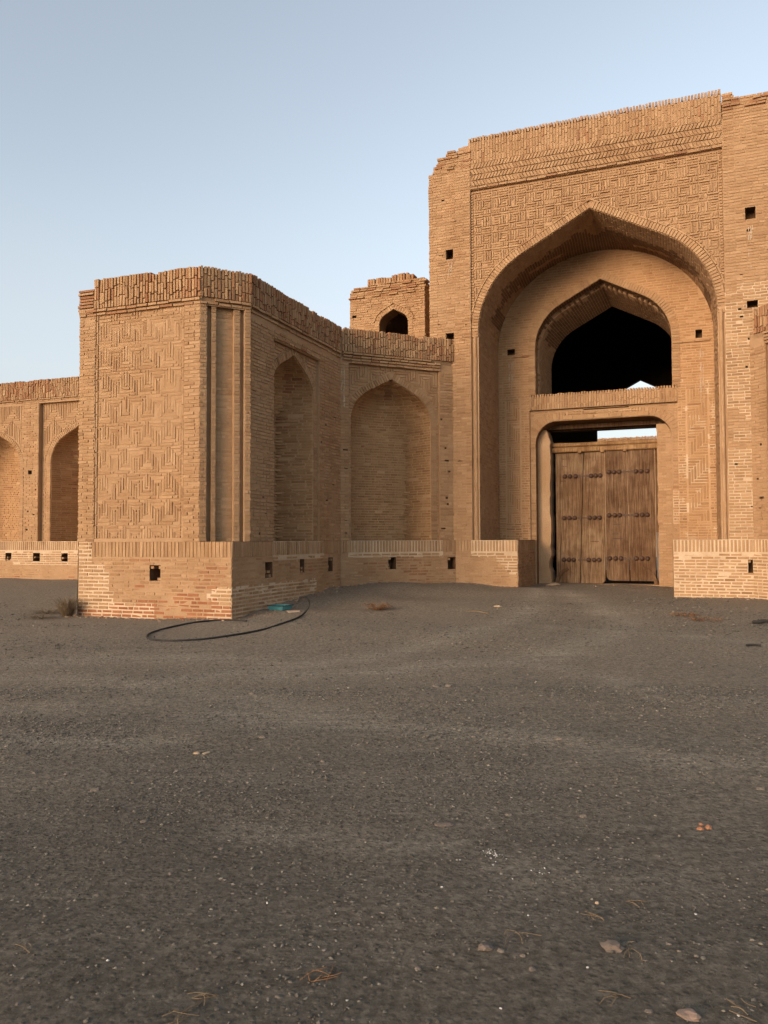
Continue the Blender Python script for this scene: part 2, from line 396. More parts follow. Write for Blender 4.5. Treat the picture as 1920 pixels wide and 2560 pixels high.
def zigzag(mb, fr, u0, u1, z0, z1, d, seed, T=8, c=.058, proud=.014, gap=.014, jit=.005, V=5, Hh=4, skip=None, mat=M_BRICK, uo=0, fade=None, miss=.01, vert_first=False):
    """patterned brickwork: zigzag bands of upright bricks between zigzag bands of flat bricks, stepping up and down"""
    rng = random.Random(seed); nu = int((u1 - u0) / c); c = (u1 - u0) / nu; nzc = int((z1 - z0) / c); cz = (z1 - z0) / nzc; Pz = V + Hh
    tri = lambda k: abs((k + int(uo)) % T - T // 2)
    kind = {}
    for k in range(nu):
        for j in range(nzc): kind[k, j] = ((j + tri(k)) % Pz) < V
    def put(ka, kb, ja, jb):
        ua, ub, za, zb = u0 + ka * c, u0 + kb * c, z0 + ja * cz, z0 + jb * cz
        if skip:
            for _ in range(20):
                if ub - ua < .03 or zb - za < .03: return
                bad = [skip(x, y) for x, y in ((ua, za), (ub, za), (ub, zb), (ua, zb))]
                if not any(bad): break
                if zb - za > ub - ua: za += .03
                elif bad[0] or bad[3]: ua += .03
                else: ub -= .03
            else: return
        if rng.random() < miss or ub - ua < .03 or zb - za < .03: return
        pr = proud * (fade((ua + ub) / 2, (za + zb) / 2) if fade else 1) + rng.uniform(-jit, jit); g = gap / 2 * rng.uniform(.7, 1.4)
        w = .008 * nz(ua * 1.1, za * 1.1, seed)
        slab(mb, fr, rect4(ua + g, ub - g, za + g + w, zb - g + w), d - .02, d + pr, .005, mat, rng, .004)
    for k in range(nu):
        j = 0
        while j < nzc:
            if kind[k, j]:
                e = j
                while e < nzc and kind[k, e]: e += 1
                put(k, k + 1, j, e); j = e
            else: j += 1
    for j in range(nzc):
        k = 0
        while k < nu:
            if not kind[k, j]:
                e = k
                while e < nu and not kind[e, j] and e - k < 5: e += 1
                put(k, e, j, j + 1); k = e
            else: k += 1
def weave(mb, fr, u0, u1, z0, z1, d, seed, c=.062, proud=.028, gap=.018, jit=.009, skip=None, mat=M_BRICK):
    """interlaced relief: squares of four turning stretchers round two headers, tied by groups of upright and flat bricks"""
    rng = random.Random(seed); n = 7; W = c * n
    def put(ka, kb, ja, jb, k=1):
        ua, ub, za, zb = max(a + ka * c, u0), min(a + kb * c, u1), max(b + ja * c, z0), min(b + jb * c, z1)
        if skip:
            for _ in range(24):
                if ub - ua < .03 or zb - za < .03: return
                bad = [skip(x, y) for x, y in ((ua, za), (ub, za), (ub, zb), (ua, zb))]
                if not any(bad): break
                if zb - za > ub - ua: za += .02
                elif bad[0]: ua += .02
                else: ub -= .02
            else: return
        if ub - ua < .03 or zb - za < .03 or rng.random() < .012: return
        g = gap / 2 * rng.uniform(.8, 1.3); slab(mb, fr, rect4(ua + g, ub - g, za + g, zb - g), d - .02, d + proud * k + rng.uniform(-jit, jit), .006, mat, rng, .006)
    for i in range(-3, int((u1 - u0) / W) + 3):
        for j in range(-1, int((z1 - z0) / W) + 2):
            a = u0 + i * W + (j % 2) * 3 * c; b = z0 + j * W
            for r in ((0, 3, 0, 1), (3, 4, 0, 3), (1, 4, 3, 4), (0, 1, 1, 4), (4, 5, 0, 4), (6, 7, 0, 4), (0, 4, 4, 5), (0, 4, 6, 7), (4, 7, 4, 5), (4, 5, 5, 7), (6, 7, 5, 7)): put(*r)
            for r in ((1, 3, 1, 1.9), (1, 3, 2.1, 3), (5, 6, 0, 2), (5, 6, 2, 4), (0, 2, 5, 6), (2, 4, 5, 6), (5, 6, 5, 7)): put(*r, .72)
def surf(mb, S, na, nb, mat, flip=False):
    g = [[S(i / na, j / nb) for i in range(na + 1)] for j in range(nb + 1)]; n = len(mb.v)
    for r in g: mb.v.extend(r)
    w = na + 1; k = mb.mi(mat)
    for j in range(nb):
        for i in range(na):
            q = (n + j * w + i, n + j * w + i + 1, n + (j + 1) * w + i + 1, n + (j + 1) * w + i); mb.f.append(q[::-1] if flip else q); mb.m.append(k)
def surf_bricks(mb, S, seed, course=.068, L=.235, gap=.012, proud=.010, jit=.004, mat=M_BRICK, miss=.004, sgn=1, matfn=None, skip=None, nb=None):
    """bricks laid on a curved surface S(a,b); a along the course, b across the courses"""
    rng = random.Random(seed)
    def ln(f, n=24):
        t = 0; p = Vector(f(0))
        for i in range(1, n + 1): q = Vector(f(i / n)); t += (q - p).length; p = q
        return t
    HB = ln(lambda t: S(.5, t)) if nb is None else nb; n = max(1, int(HB / course))
    for k in range(n):
        b0, b1 = k / n, (k + 1) / n; LA = ln(lambda t: S(t, (b0 + b1) / 2), 12)
        if LA < .08: continue
        da = L / LA; a = -da * (.5 if k % 2 else 0) * rng.uniform(.7, 1.1); gb = gap / 2 / course / n; ga = gap / 2 / LA
        while a < 1 - ga * 3:
            la = da * (rng.uniform(.92, 1.06) if rng.random() > .12 else .5); s, e = max(a, 0), min(a + la, 1); a += la
            if (e - s) * LA < .04 or rng.random() < miss: continue
            am, bm = (s + e) / 2, (b0 + b1) / 2
            if skip and skip(am, bm): continue
            c4 = [(s + ga, b0 + gb), (e - ga, b0 + gb), (e - ga, b1 - gb), (s + ga, b1 - gb)]
            P = [Vector(S(*q)) for q in c4]; nn = (P[2] - P[0]).cross(P[3] - P[1])
            if nn.length < 1e-9: continue
            nn = nn.normalized() * sgn; C = sum(P, Vector()) / 4; pr = proud + rng.uniform(-jit, jit)
            mb.hexa([p - nn * .02 for p in P], [C + (p - C) * .965 + nn * pr for p in P], matfn(am, bm) if matfn else mat)
def niche(mb, fr, arch, d0, depth, seed, cant=.74, mat=M_RUDDY, skinmat=M_MUDP, patt=False):
    """blind niche: canted plan below, rounding into a half dome above the springing"""
    H = arch.top - arch.zb
    def S(a, b):
        z = arch.zb + b * H * .995; w = arch.half(z); t = max(0, min(1, (z - arch.zs + .3) / (arch.top - arch.zs + .3)))
        dp = depth * (w / arch.hw) ** .55 if z > arch.zs else depth
        if a < .2: x, y = -1 + (1 - cant) * (a / .2), a / .2
        elif a > .8: x, y = cant + (1 - cant) * ((a - .8) / .2), (1 - a) / .2
        else: x, y = -cant + 2 * cant * (a - .2) / .6, 1.0
        th = math.pi * (1 - a); ex, ey = math.cos(th), math.sin(th)
        k = min(1, t * 2.2); x += (ex - x) * k; y += (ey - y) * k
        return fr.P(arch.c + x * w, d0 - y * dp, z)
    surf(mb, S, 40, 48, skinmat)
    surf_bricks(mb, S, seed, mat=mat, miss=.02, jit=.006, gap=.019, proud=.012, matfn=lambda a, b: M_RED if nz(a * 3, b * 8, seed) > .48 else M_RUDDY)
def pits(mb, fr, seed, u0, u1, z0, z1, d, n, avoid=()):
    rng = random.Random(seed * 17 + 3); out = []
    for _ in range(n * 4):
        if len(out) == n: break
        u, z = rng.uniform(u0, u1), z0 + (z1 - z0) * rng.random() ** 1.5; w = rng.choice((.05, .07, .12)); h = rng.uniform(.03, .055); r = (u, u + w, z, z + h)
        if u + w > u1 or z + h > z1 or any(r[0] < q[1] + .02 and r[1] > q[0] - .02 and r[2] < q[3] + .02 and r[3] > q[2] - .02 for q in list(avoid) + out): continue
        out.append(r); cavity(mb, fr, r, d, .09)
    return out
def streak(mb, fr, u, z, L, d, seed, n=5):
    rng = random.Random(seed)
    for _ in range(n):
        uu = u + rng.uniform(-.07, .07); zz = z - rng.uniform(0, .12); l = L * rng.uniform(.15, 1)
        while l > .02:
            s = min(l, rng.uniform(.03, .14)); w = rng.uniform(.004, .011); x = uu + rng.uniform(-.006, .006)
            if rng.random() < .7:
                q = [(x - w, zz - s), (x + w * .7, zz - s), (x + w, zz), (x - w * .6, zz)]
                mb.hexa([fr.P(a, d - .01, b) for a, b in q], [fr.P(a, d + .003, b) for a, b in q], M_STREAK)
            zz -= s + rng.uniform(0, .04); l -= s + .02

def root(name, label, cat, loc=(0, 0, 0), group=None):
    o = bpy.data.objects.new(name, None); COL.objects.link(o); o.location = loc; o['label'] = label; o['category'] = cat
    if group: o['group'] = group
    return o
def tag(o, label, cat, group=None):
    o['label'] = label; o['category'] = cat
    if group: o['group'] = group
    return o

# ------------------------------------------------------------------ planes of the building
PF = Fr(1.76, 19.19, -21.2)      # portal front
TF = Fr(-3.34, 13.90, -19.5)     # tower front
CH = Fr(-3.34, 13.90, 26.5)      # tower chamfer
SD = Fr(-2.51, 14.35, 68.0)      # tower side
RW = Fr(-0.99, 18.04, 23.0)      # slanted wall between tower and portal
LW = Fr(-9.31, 23.37, -19.5)     # side wing
RR = PF.at(6.74, 0, -45)         # slanted wall right of the portal
TU = PF.at(0, -1.8)              # rooftop room
D_IN = -2.25
BZ = 1.41                        # top of the plinth

GP = [(-12.5, 24.4, .26), (-9.2, 23.3, .25), (-7.5, 22, .2), (-6.0, 15.0, .0), (-5.5, 14.6, .0), (-4.3, 14.0, .0), (-2.72, 13.7, .03), (-2.3, 14.7, .12), (-1.95, 15.74, .21),
      (-1.5, 16.8, .28), (-1.2, 17.6, .36), (.1, 18.3, .41), (1.76, 18.9, .36), (3.1, 18.2, .27), (3.9, 20.2, .22), (5.6, 19.4, .22), (4.6, 18.6, .22), (6.6, 17.1, .12), (8.3, 16.4, .12), (10, 14.5, .1),
      (1, 16.3, .17), (4, 16, .13), (-1, 15, .1), (0, 13.5, .04), (4, 13, .03), (8, 12, .03), (-8, 12, -.02), (-3, 12, .0), (-14, 16, .0), (-14, 10, .0), (12, 9, .0), (0, 9, 0), (-5, 8, 0), (5, 8, 0), (0, 4, 0), (-6, 3, 0), (6, 3, 0), (5, 26, .22), (8, 34, .22), (14, 50, .22), (-30, 30, .2), (30, 20, .1), (0, -10, 0)]
def gz(x, y):
    s = t = 0
    for a, b, c in GP:
        w = 1 / ((x - a) ** 2 + (y - b) ** 2 + .05) ** 1.6; s += w * c; t += w
    return s / t

TRACKS = [(.30, .9, [(-2.5, 7.6), (-.9, 8.9), (-.01, 9.71), (.63, 10.55), (1.40, 11.70), (2.20, 13.13), (2.87, 14.98), (3.6, 18)]),
          (.34, 1.0, [(-1.2, 8.2), (-.01, 8.42), (.66, 8.88), (1.61, 9.03), (2.35, 9.85), (3.40, 11.36), (4.09, 12.89), (4.2, 18)]),
          (.22, .8, [(1.5, 8.9), (1.96, 8.53), (2.25, 7.96), (2.43, 7.23), (2.72, 6.76), (3.34, 6.80), (6, 7.6)]),
          (.26, .9, [(-1.4, 6.35), (-.01, 6.04), (.51, 5.78), (1.16, 5.57), (1.56, 5.26), (1.92, 4.98), (2.41, 4.92), (4, 5.2)]),
          (.22, .8, [(-4.6, 8.2), (-2.87, 7.93), (-2.15, 7.48), (-1.65, 7.25), (-.71, 6.59), (-.02, 6.08)]),
          (.35, .7, [(-7, 8.6), (-4.20, 8.99), (-3.30, 9.50), (-2.11, 9.29), (-1.10, 8.92), (-.03, 9.42)]),
          (.16, 1.0, [(-3.2, 5.5), (-2.75, 5.55), (-2.25, 5.55), (-1.81, 5.45), (-1.55, 5.56)]),
          (.10, .8, [(-.77, 3.89), (-.41, 3.83), (-.02, 3.71), (.3, 3.75)]), (.10, .7, [(.5, 3.42), (.95, 3.36), (1.25, 3.3)]),
          (.3, .7, [(2.6, 12.2), (3.48, 11.64), (4.30, 11.07), (5.09, 10.32), (7, 9)]), (.25, .5, [(-5, 6.7), (-3, 6.55), (-1, 7.2)])]
def build_ground():
    def axis(a, b, fine0, fine1, step, grow=1.35):
        L = list(np.arange(fine0, fine1 + 1e-6, step)); s = step; x = fine0
        while x > a: s *= grow; x -= s; L.insert(0, x)
        s = step; x = fine1
        while x < b: s *= grow; x += s; L.append(x)
        return np.array(L)
    X = axis(-900, 900, -13, 11, .14); Y = axis(-300, 1500, 1.5, 26, .13)
    gx, gy = np.meshgrid(X, Y); Zs = np.zeros_like(gx); s = np.zeros_like(gx); t = np.zeros_like(gx)
    for a, b, c in GP:
        w = 1 / ((gx - a) ** 2 + (gy - b) ** 2 + .05) ** 1.6; s += w * c; t += w
    Zs = s / t
    dust = np.zeros_like(gx)
    for w, k, pl in TRACKS:
        best = np.full_like(gx, 9.0)
        for (x0, y0), (x1, y1) in zip(pl, pl[1:]):
            t = np.clip(((gx - x0) * (x1 - x0) + (gy - y0) * (y1 - y0)) / ((x1 - x0) ** 2 + (y1 - y0) ** 2), 0, 1)
            best = np.minimum(best, np.hypot(gx - x0 - t * (x1 - x0), gy - y0 - t * (y1 - y0)))
        dust = np.maximum(dust, k * np.exp(-(best / w) ** 2))
    V = []
    for j in range(gx.shape[0]):
        for i in range(gx.shape[1]):
            x, y = gx[j, i], gy[j, i]; k = max(0, 1 - max(abs(x) - 12, 0) / 8) * max(0, 1 - max(y - 26, 0) / 8)
            V.append((x, y, Zs[j, i] + k * (.018 * noise.noise(Vector((x * .55, y * .9, 3))) + .010 * noise.noise(Vector((x * 2.3, y * 3.1, 8))))))
    nx = gx.shape[1]; F = [(j * nx + i, j * nx + i + 1, (j + 1) * nx + i + 1, (j + 1) * nx + i) for j in range(gx.shape[0] - 1) for i in range(nx - 1)]
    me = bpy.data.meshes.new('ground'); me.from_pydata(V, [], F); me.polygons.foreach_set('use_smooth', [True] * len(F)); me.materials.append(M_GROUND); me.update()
    at = me.attributes.new('dust', 'FLOAT', 'POINT'); at.data.foreach_set('value', dust.ravel().astype(np.float32))
    o = bpy.data.objects.new('ground', me); COL.objects.link(o); o['kind'] = 'structure'; return o
build_ground()
def gzn(x, y): return gz(x, y) + .018 * noise.noise(Vector((x * .55, y * .9, 3))) + .010 * noise.noise(Vector((x * 2.3, y * 3.1, 8)))

# ------------------------------------------------------------------ the caravanserai
CV = root('caravanserai', 'old mud brick caravanserai with tall pointed portal arch, canted tower and arched niches', 'building', (2.5, 20.5, 0))
def part(name, mb, parent=CV, **k):
    o = mb.build(name, None, **k); bpy.context.view_layer.update() if False else None
    o.parent = parent; o.matrix_parent_inverse = Matrix.Translation(-Vector(CV.location)) if parent is CV else Matrix.Identity(4)
    return o

# ---- portal
A1 = Arch(3.37, 2.74, BZ, 6.60)
A2 = Arch(3.385, 1.735, 5.33, 6.58)
DO = Basket(3.36, 1.73, 0.0, 3.98, 1.18, 4.59)
def portal_top(u):
    if u < -.5: return 10.80
    if u < -.32: return 10.98
    if u < -.12: return 11.16
    if u < .16: return 11.30
    if u < .43: return 11.40
    if u < 6.27: return 10.84
    if u < 6.5: return 11.40
    if u < 6.75: return 11.30
    return 11.26
H1 = [(-.18, .01, 8.51, 8.76), (-.19, .02, 6.46, 6.63), (6.70, 6.91, 8.46, 8.74), (6.70, 6.92, 6.50, 6.67)]
PANEL = (.46, 6.26, BZ, 10.18)
def palefn(u, z):
    k = nz(u * .7, z * .5, 5) + .5 * nz(u * 3.1, z * 4.3, 8) + (.62 if u > 6.2 else -.7) - max(0, (z - 4.6)) * .40
    return M_LIME if k > 0 else M_MUD
def palebrick(u, z): return M_PALE if palefn(u, z) is M_LIME else M_BRICK
mb = MB()
H1b = list(H1); H1 = H1 + pits(mb, PF, 1, -.6, .4, 1.6, 10.7, 0, 11, H1) + pits(mb, PF, 2, 6.32, 7.2, 1.6, 10.9, 0, 12, H1)
skin(mb, PF, -.62, 7.36, BZ, 10.70, 0, M_MUD, H1 + [PANEL], matfn=palefn, cell=.12); skin(mb, PF, -.5, 7.36, 10.70, 10.84, 0, M_MUD)
for a, b in ((-.62, -.5), (-.5, -.32), (-.32, -.12), (-.12, .16), (.16, .43), (6.28, 6.5), (6.5, 6.9), (6.9, 7.36)): box(mb, PF, a, b, -.5, -.002, 10.5, portal_top((a + b) / 2) - .08, M_MUD)
for h in H1b: cavity(mb, PF, h, 0, .35)
field(mb, PF, -.635, .46, BZ, 11.30, 0, 11, H1, top=portal_top, jit=.005)
field(mb, PF, 6.26, 7.37, BZ, 11.40, 0, 12, H1, top=portal_top, jit=.005, gap=.014, matfn=palebrick)
# loose crumbling bricks on the broken corners
rng = random.Random(4)
for u0, u1, z0 in ((-.63, .42, 10.72), (6.28, 7.3, 11.0)):
    for k in range(10):
        z = z0 + k * .07
        u = u0
        while u < u1:
            l = rng.uniform(.16, .26)
            if portal_top(u + l / 2) > z + .05: slab(mb, PF, rect4(u, u + l - .01, z, z + .06), -.35, .02 + rng.uniform(-.05, .035), .006, M_BRICK if rng.random() > .3 else M_RED, rng, .008)
            u += l
# sides, back and top of the portal block
box(mb, PF, -.60, 7.34, -3.6, -.9, 9.75, 10.8, M_MUD)
for u in (-.60, 7.34): mb.face([PF.P(u, 0, .0), PF.P(u, -12, .0), PF.P(u, -12, 10.7), PF.P(u, 0, 10.7)], M_MUD)
mb.face([PF.P(-.6, -.45, 10.9), PF.P(7.34, -.45, 10.9), PF.P(7.34, -12, 10.9), PF.P(-.6, -12, 10.9)], M_ROOF)
portal = part('portal_wall', mb)

mb = MB()
# frieze of upright bricks on top, slanted bricks below
box(mb, PF, .42, 6.26, -.5, -.006, 10.84, 11.40, M_MUD)
soldiers(mb, PF, .42, 6.26, 10.84, 11.52, .0, 21, w=.07, topjit=.012, jit=.006, lens=(.17, .26), red=lambda u, z: .06, thick=.25)
part('portal_parapet', mb, portal)
mb = MB(); rng = random.Random(23)
skin(mb, PF, .46, 6.26, 10.18, 10.84, .0, M_MUD)
for r in range(4):
    z0 = 10.26 + r * .146; sg = 1 if r % 2 else -1; u = .47
    while u < 6.2:
        w = .082; s = sg * .075; a0 = u + (0 if s > 0 else .075)
        q = [(a0, z0 + .008), (a0 + w - .022, z0 + .008), (a0 + s + w - .022, z0 + .138), (a0 + s, z0 + .138)]
        q = [(min(max(x, .46), 6.26), z) for x, z in q]
        slab(mb, PF, q, -.03, .026 + rng.uniform(-.008, .006), .005, M_BRICK, rng); u += w
ledge(mb, PF, .46, 6.26, [(10.18, 10.245, .035)], 24)
part('herringbone_frieze', mb, portal)

mb = MB(); d0 = -.07
AO = Arch(A1.c, A1.hw + .19, BZ, A1.zs)
skin(mb, PF, PANEL[0], PANEL[1], BZ, 10.18, d0, M_MUD, arches=[A1])
for u in PANEL[:2]: mb.face([PF.P(u, d0, BZ), PF.P(u, 0, BZ), PF.P(u, 0, 10.18), PF.P(u, d0, 10.18)], M_BRICK)
mb.face([PF.P(PANEL[0], d0, 10.18), PF.P(PANEL[1], d0, 10.18), PF.P(PANEL[1], 0, 10.18), PF.P(PANEL[0], 0, 10.18)], M_BRICK)
weave(mb, PF, PANEL[0] + .09, PANEL[1] - .09, 6.62, 10.13, d0, 31, skip=lambda u, z: A1.inside(u, z, .20) or AO.half(z) > abs(u - A1.c) and z < AO.top)
for a, b in ((PANEL[0], PANEL[0] + .08), (PANEL[1] - .08, PANEL[1])):
    field(mb, PF, a, b, 6.5, 10.15, d0, 33, L=.09, proud=.03, arches=[A1])
for u, r in ((.545, .052), (6.18, .045)):
    prev = None
    for z in np.linspace(BZ, 6.55, 44):
        row = [PF.P(u + r * math.cos(t) + .004 * nz(z * 4, t, 3), d0 + r * 1.1 * math.sin(t) + .003 * nz(z * 7, t * 2, 5), z) for t in np.linspace(0, math.pi, 9)]
        if prev:
            for k in range(8): mb.face([prev[k], row[k], row[k + 1], prev[k + 1]], M_BRICK)
        prev = row
part('spandrel_panel', mb, portal)

mb = MB()
ring(mb, PF, A1, d0, .175, 41, proud=.035, thick=.072, from_z=6.45)
ring(mb, PF, AO, d0, .035, 42, proud=.05, thick=.24, gap=.006, from_z=6.6)
part('arch_ring', mb, portal)

# ---- deep vault behind the arch
def oval(n):
    P = [(2.74, BZ + (6.6 - BZ) * i / 6) for i in range(6)]
    P += [(2.74 * math.cos(t), 6.6 + 2.45 * math.sin(t)) for t in np.linspace(0, math.pi / 2, 19)]
    return P
def resample(p, n):
    acc = [0]
    for (a, b), (c, d) in zip(p, p[1:]): acc.append(acc[-1] + math.hypot(c - a, d - b))
    out = []
    for i in range(n + 1):
        s = acc[-1] * i / n; j = 0
        while j < len(acc) - 2 and acc[j + 1] < s: j += 1
        t = (s - acc[j]) / (acc[j + 1] - acc[j]); out.append((p[j][0] + (p[j + 1][0] - p[j][0]) * t, p[j][1] + (p[j + 1][1] - p[j][1]) * t))
    return out
N1 = 120
fr_s = resample(A1.side(6), N1); md_s = resample(Arch(3.37, 2.74, BZ, 6.56).side(6), N1); bk_s = resample(oval(1), N1)
def vault_pt(sg):
    def S(a, b):
        i = b * N1; j = min(int(i), N1 - 1); t = i - j
        def L(p): return p[j][0] + (p[j + 1][0] - p[j][0]) * t, p[j][1] + (p[j + 1][1] - p[j][1]) * t
        F, M, B = L(fr_s), L(md_s), L(bk_s); k = .38
        if a < k: q = a / k; X, Z = F[0] + (M[0] - F[0]) * q, F[1] + (M[1] - F[1]) * q
        else: q = (a - k) / (1 - k); q = q * q * (3 - 2 * q); X, Z = M[0] + (B[0] - M[0]) * q, M[1] + (B[1] - M[1]) * q
        return PF.P(3.37 + sg * X, d0 + (D_IN - .01 - d0) * a, Z)
    return S
mb = MB()
for sg in (-1, 1):
    S = vault_pt(sg)
    surf(mb, S, 16, 60, M_MUD)
    smat = lambda a, b: M_SOOT_SHADE if (b > .62 and a > .38 and nz(a * 3, b * 9, 3) > -.15 + max(0, .8 - b)) else M_BRICK
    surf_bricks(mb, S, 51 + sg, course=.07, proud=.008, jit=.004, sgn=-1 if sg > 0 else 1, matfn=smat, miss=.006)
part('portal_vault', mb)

# ---- inner wall of the portal, with window above and gateway below
mb = MB(); H2 = [(.89, 1.10, 6.46, 6.63), (5.68, 5.84, 6.48, 6.69)]
GF = (1.48, 5.23, 0.0, 4.90)
skin(mb, PF, .60, 6.14, 0.0, 9.2, D_IN, M_MUD, H2 + [GF, (1.48, 5.23, 4.9, 5.33)], [A2], matfn=lambda u, z: M_LIME if u > 5.2 and z < 5.4 and nz(u * 2, z * 1.4, 3) + .5 * nz(u * 5, z * 5, 4) > .12 else M_GOLDM, cell=.12)
for h in H2: cavity(mb, PF, h, D_IN, .3)
def vtop(u):
    t = min(1, abs(u - 3.37) / 2.74); return 6.6 + 2.45 * math.sqrt(1 - t * t)
for a, b, z0, z1, s in ((.63, 1.48, 5.33, 6.42, 60), (5.23, 6.11, 5.33, 6.42, 61)): field(mb, PF, a, b, z0, z1, D_IN, s, H2, gap=.019, mat=M_GOLD)
field(mb, PF, .63, 6.11, 6.42, 9.06, D_IN, 62, H2, [A2], top=vtop, grow=.0, jit=.007, gap=.019, mat=M_GOLD, miss=.012)
for a, b, s in ((.63, .82, 63), (1.25, 1.48, 64), (5.23, 5.42, 65), (5.96, 6.11, 66)): field(mb, PF, a, b, BZ, 5.33, D_IN, s, L=.17, gap=.018, matfn=lambda u, z: M_PALE if u > 5 else M_GOLD)
for a, b, s in ((.82, 1.25, 67), (5.42, 5.96, 68)):
    field(mb, PF, a, b, BZ, 1.86, D_IN, s)
    zigzag(mb, PF, a + .03, b - .03, 1.86, 5.2, D_IN, s + 10, T=14, c=.06, proud=.013, gap=.014, V=5, Hh=5, uo=7 if a < 2 else 0, mat=M_GOLD if a < 2 else M_PALE)
    field(mb, PF, a, b, 5.2, 5.33, D_IN, s)
ledge(mb, PF, 1.06, 1.50, [(6.37, 6.43, D_IN + .05)], 71, d_back=D_IN - .03, miss=0)
ledge(mb, PF, 5.13, 6.02, [(6.38, 6.44, D_IN + .06)], 72, d_back=D_IN - .03, miss=0)
inner = part('inner_wall', mb)
mb = MB()
ring(mb, PF, A2, D_IN, .19, 73, proud=.022, thick=.07)
part('window_arch_ring', mb, inner)
mb = MB()
box(mb, PF, 1.48, 5.23, D_IN - .95, D_IN + .01, 4.90, 5.27, M_MUD)
soldiers(mb, PF, 1.48, 5.23, 4.90, 5.33, D_IN + .02, 74, w=.068, topjit=.012, lens=(.18, .22), jit=.005, thick=.25)
part('brick_sill', mb, inner)
# recessed gateway frame
mb = MB(); d1 = D_IN - .06
CRK = [(2.42, 2.62, 4.74, 4.775), (2.60, 2.95, 4.80, 4.828), (2.9, 4.05, 4.845, 4.87), (4.0, 4.35, 4.80, 4.822)]
for h in CRK: cavity(mb, PF, h, d1, .15)
skin(mb, PF, GF[0], GF[1], 0, 4.9, d1, M_MUD, CRK, arches=[DO], matfn=lambda u, z: M_LIME if u > 5 and z < 4.6 and nz(u * 2, z, 9) + .5 * nz(u * 6, z * 6, 9) > .1 else M_MUD, cell=.12)
for u in GF[:2]: mb.face([PF.P(u, d1, 0), PF.P(u, D_IN, 0), PF.P(u, D_IN, 4.9), PF.P(u, d1, 4.9)], M_BRICK)
mb.face([PF.P(GF[0], d1, 4.9), PF.P(GF[1], d1, 4.9), PF.P(GF[1], D_IN + .03, 4.9), PF.P(GF[0], D_IN + .03, 4.9)], M_BRICK)
field(mb, PF, GF[0], GF[1], BZ, 4.88, d1, 75, arches=[DO], grow=.0, L=.2, proud=.010, fnskip=lambda u, z: abs(u - 3.35) < 1.22 and z > 4.58 or abs(u - 3.4) < 1.1 and z > 4.7)
field(mb, PF, 1.62, GF[0] + .13, .25, BZ, d1, 76)
ring(mb, PF, Basket(3.36, 1.73, 3.6, 3.98, 1.18, 4.59), d1, .24, 77, proud=.016, thick=.075, from_z=3.9)
# broken flat arch: long bricks above the opening, cracked
rng = random.Random(8)
for z0, z1, a, b in ((4.60, 4.73, 2.35, 4.55), (4.735, 4.80, 2.5, 4.3)):
    u = a
    while u < b:
        l = rng.uniform(.24, .40); slab(mb, PF, rect4(u, min(u + l, b) - .006, z0 + rng.uniform(0, .015), z1 + rng.uniform(-.012, .006)), d1 - .4, d1 + .035 + rng.uniform(-.012, .01), .006, M_PALE, rng, .006); u += l
# reveal and soffit of the opening
for z0, z1, da, db in ((4.44, 4.585, -3.6, -3.3), (4.46, 4.58, -3.28, -2.98)): box(mb, PF, 1.66, 5.06, da, db, z0, z1, M_WOOD2)
cv = DO.curve(3)
for (a, b), (c, d) in zip(cv, cv[1:]): mb.face([PF.P(a, d1, b), PF.P(c, d1, d), PF.P(c, -3.6, d), PF.P(a, -3.6, b)], M_SOOT_SHADE)
gate = part('gateway', mb)
# plastered piers standing inside the opening
for sg in (-1, 1):
    mb = MB()
    zs = np.linspace(0.1, 4.41, 40); out = []
    inn = []
    for z in zs:
        o_ = DO.half(z) + .01
        i_ = 1.40 if sg < 0 else 1.36
        if z > 4.0: i_ = i_ - .02 + (.10 if sg < 0 else 0.02) * ((z - 4.0) / .41)
        e = .035 * nz(z * 2.3, sg, 4) + .022 * nz(z * 7, sg, 9) + (.05 if sg < 0 and z < .9 and z > .6 else 0)
        out.append(max(o_, i_ + e + .01)); inn.append(i_ + e)
    mat = M_PLASTER if sg < 0 else M_BRICK
    for j in range(len(zs) - 1):
        q = [(3.36 + sg * out[j], zs[j]), (3.36 + sg * inn[j], zs[j]), (3.36 + sg * inn[j + 1], zs[j + 1]), (3.36 + sg * out[j + 1], zs[j + 1])]
        q2 = [(3.36 + sg * inn[j], zs[j]), (3.36 + sg * inn[j + 1], zs[j + 1])]
        f = lambda p, d: PF.P(p[0], d, p[1])
        mb.face([f(p, -2.6) for p in (q if sg < 0 else q[::-1])], M_PLASTER if sg < 0 else M_MUD)
        mb.face([f(q2[0], -2.6), f(q2[0], -3.3), f(q2[1], -3.3), f(q2[1], -2.6)], M_PLASTER if sg < 0 else M_BRICK)
    if sg > 0: field(mb, PF, 3.36 + 1.36, 3.36 + 1.70, .15, 4.3, -2.6, 79, L=.21, proud=.012, jit=.005, fnskip=lambda u, z: u + .1 > 3.36 + DO.half(z))
    part('plastered_pier' if sg < 0 else 'brick_pier', mb, gate)
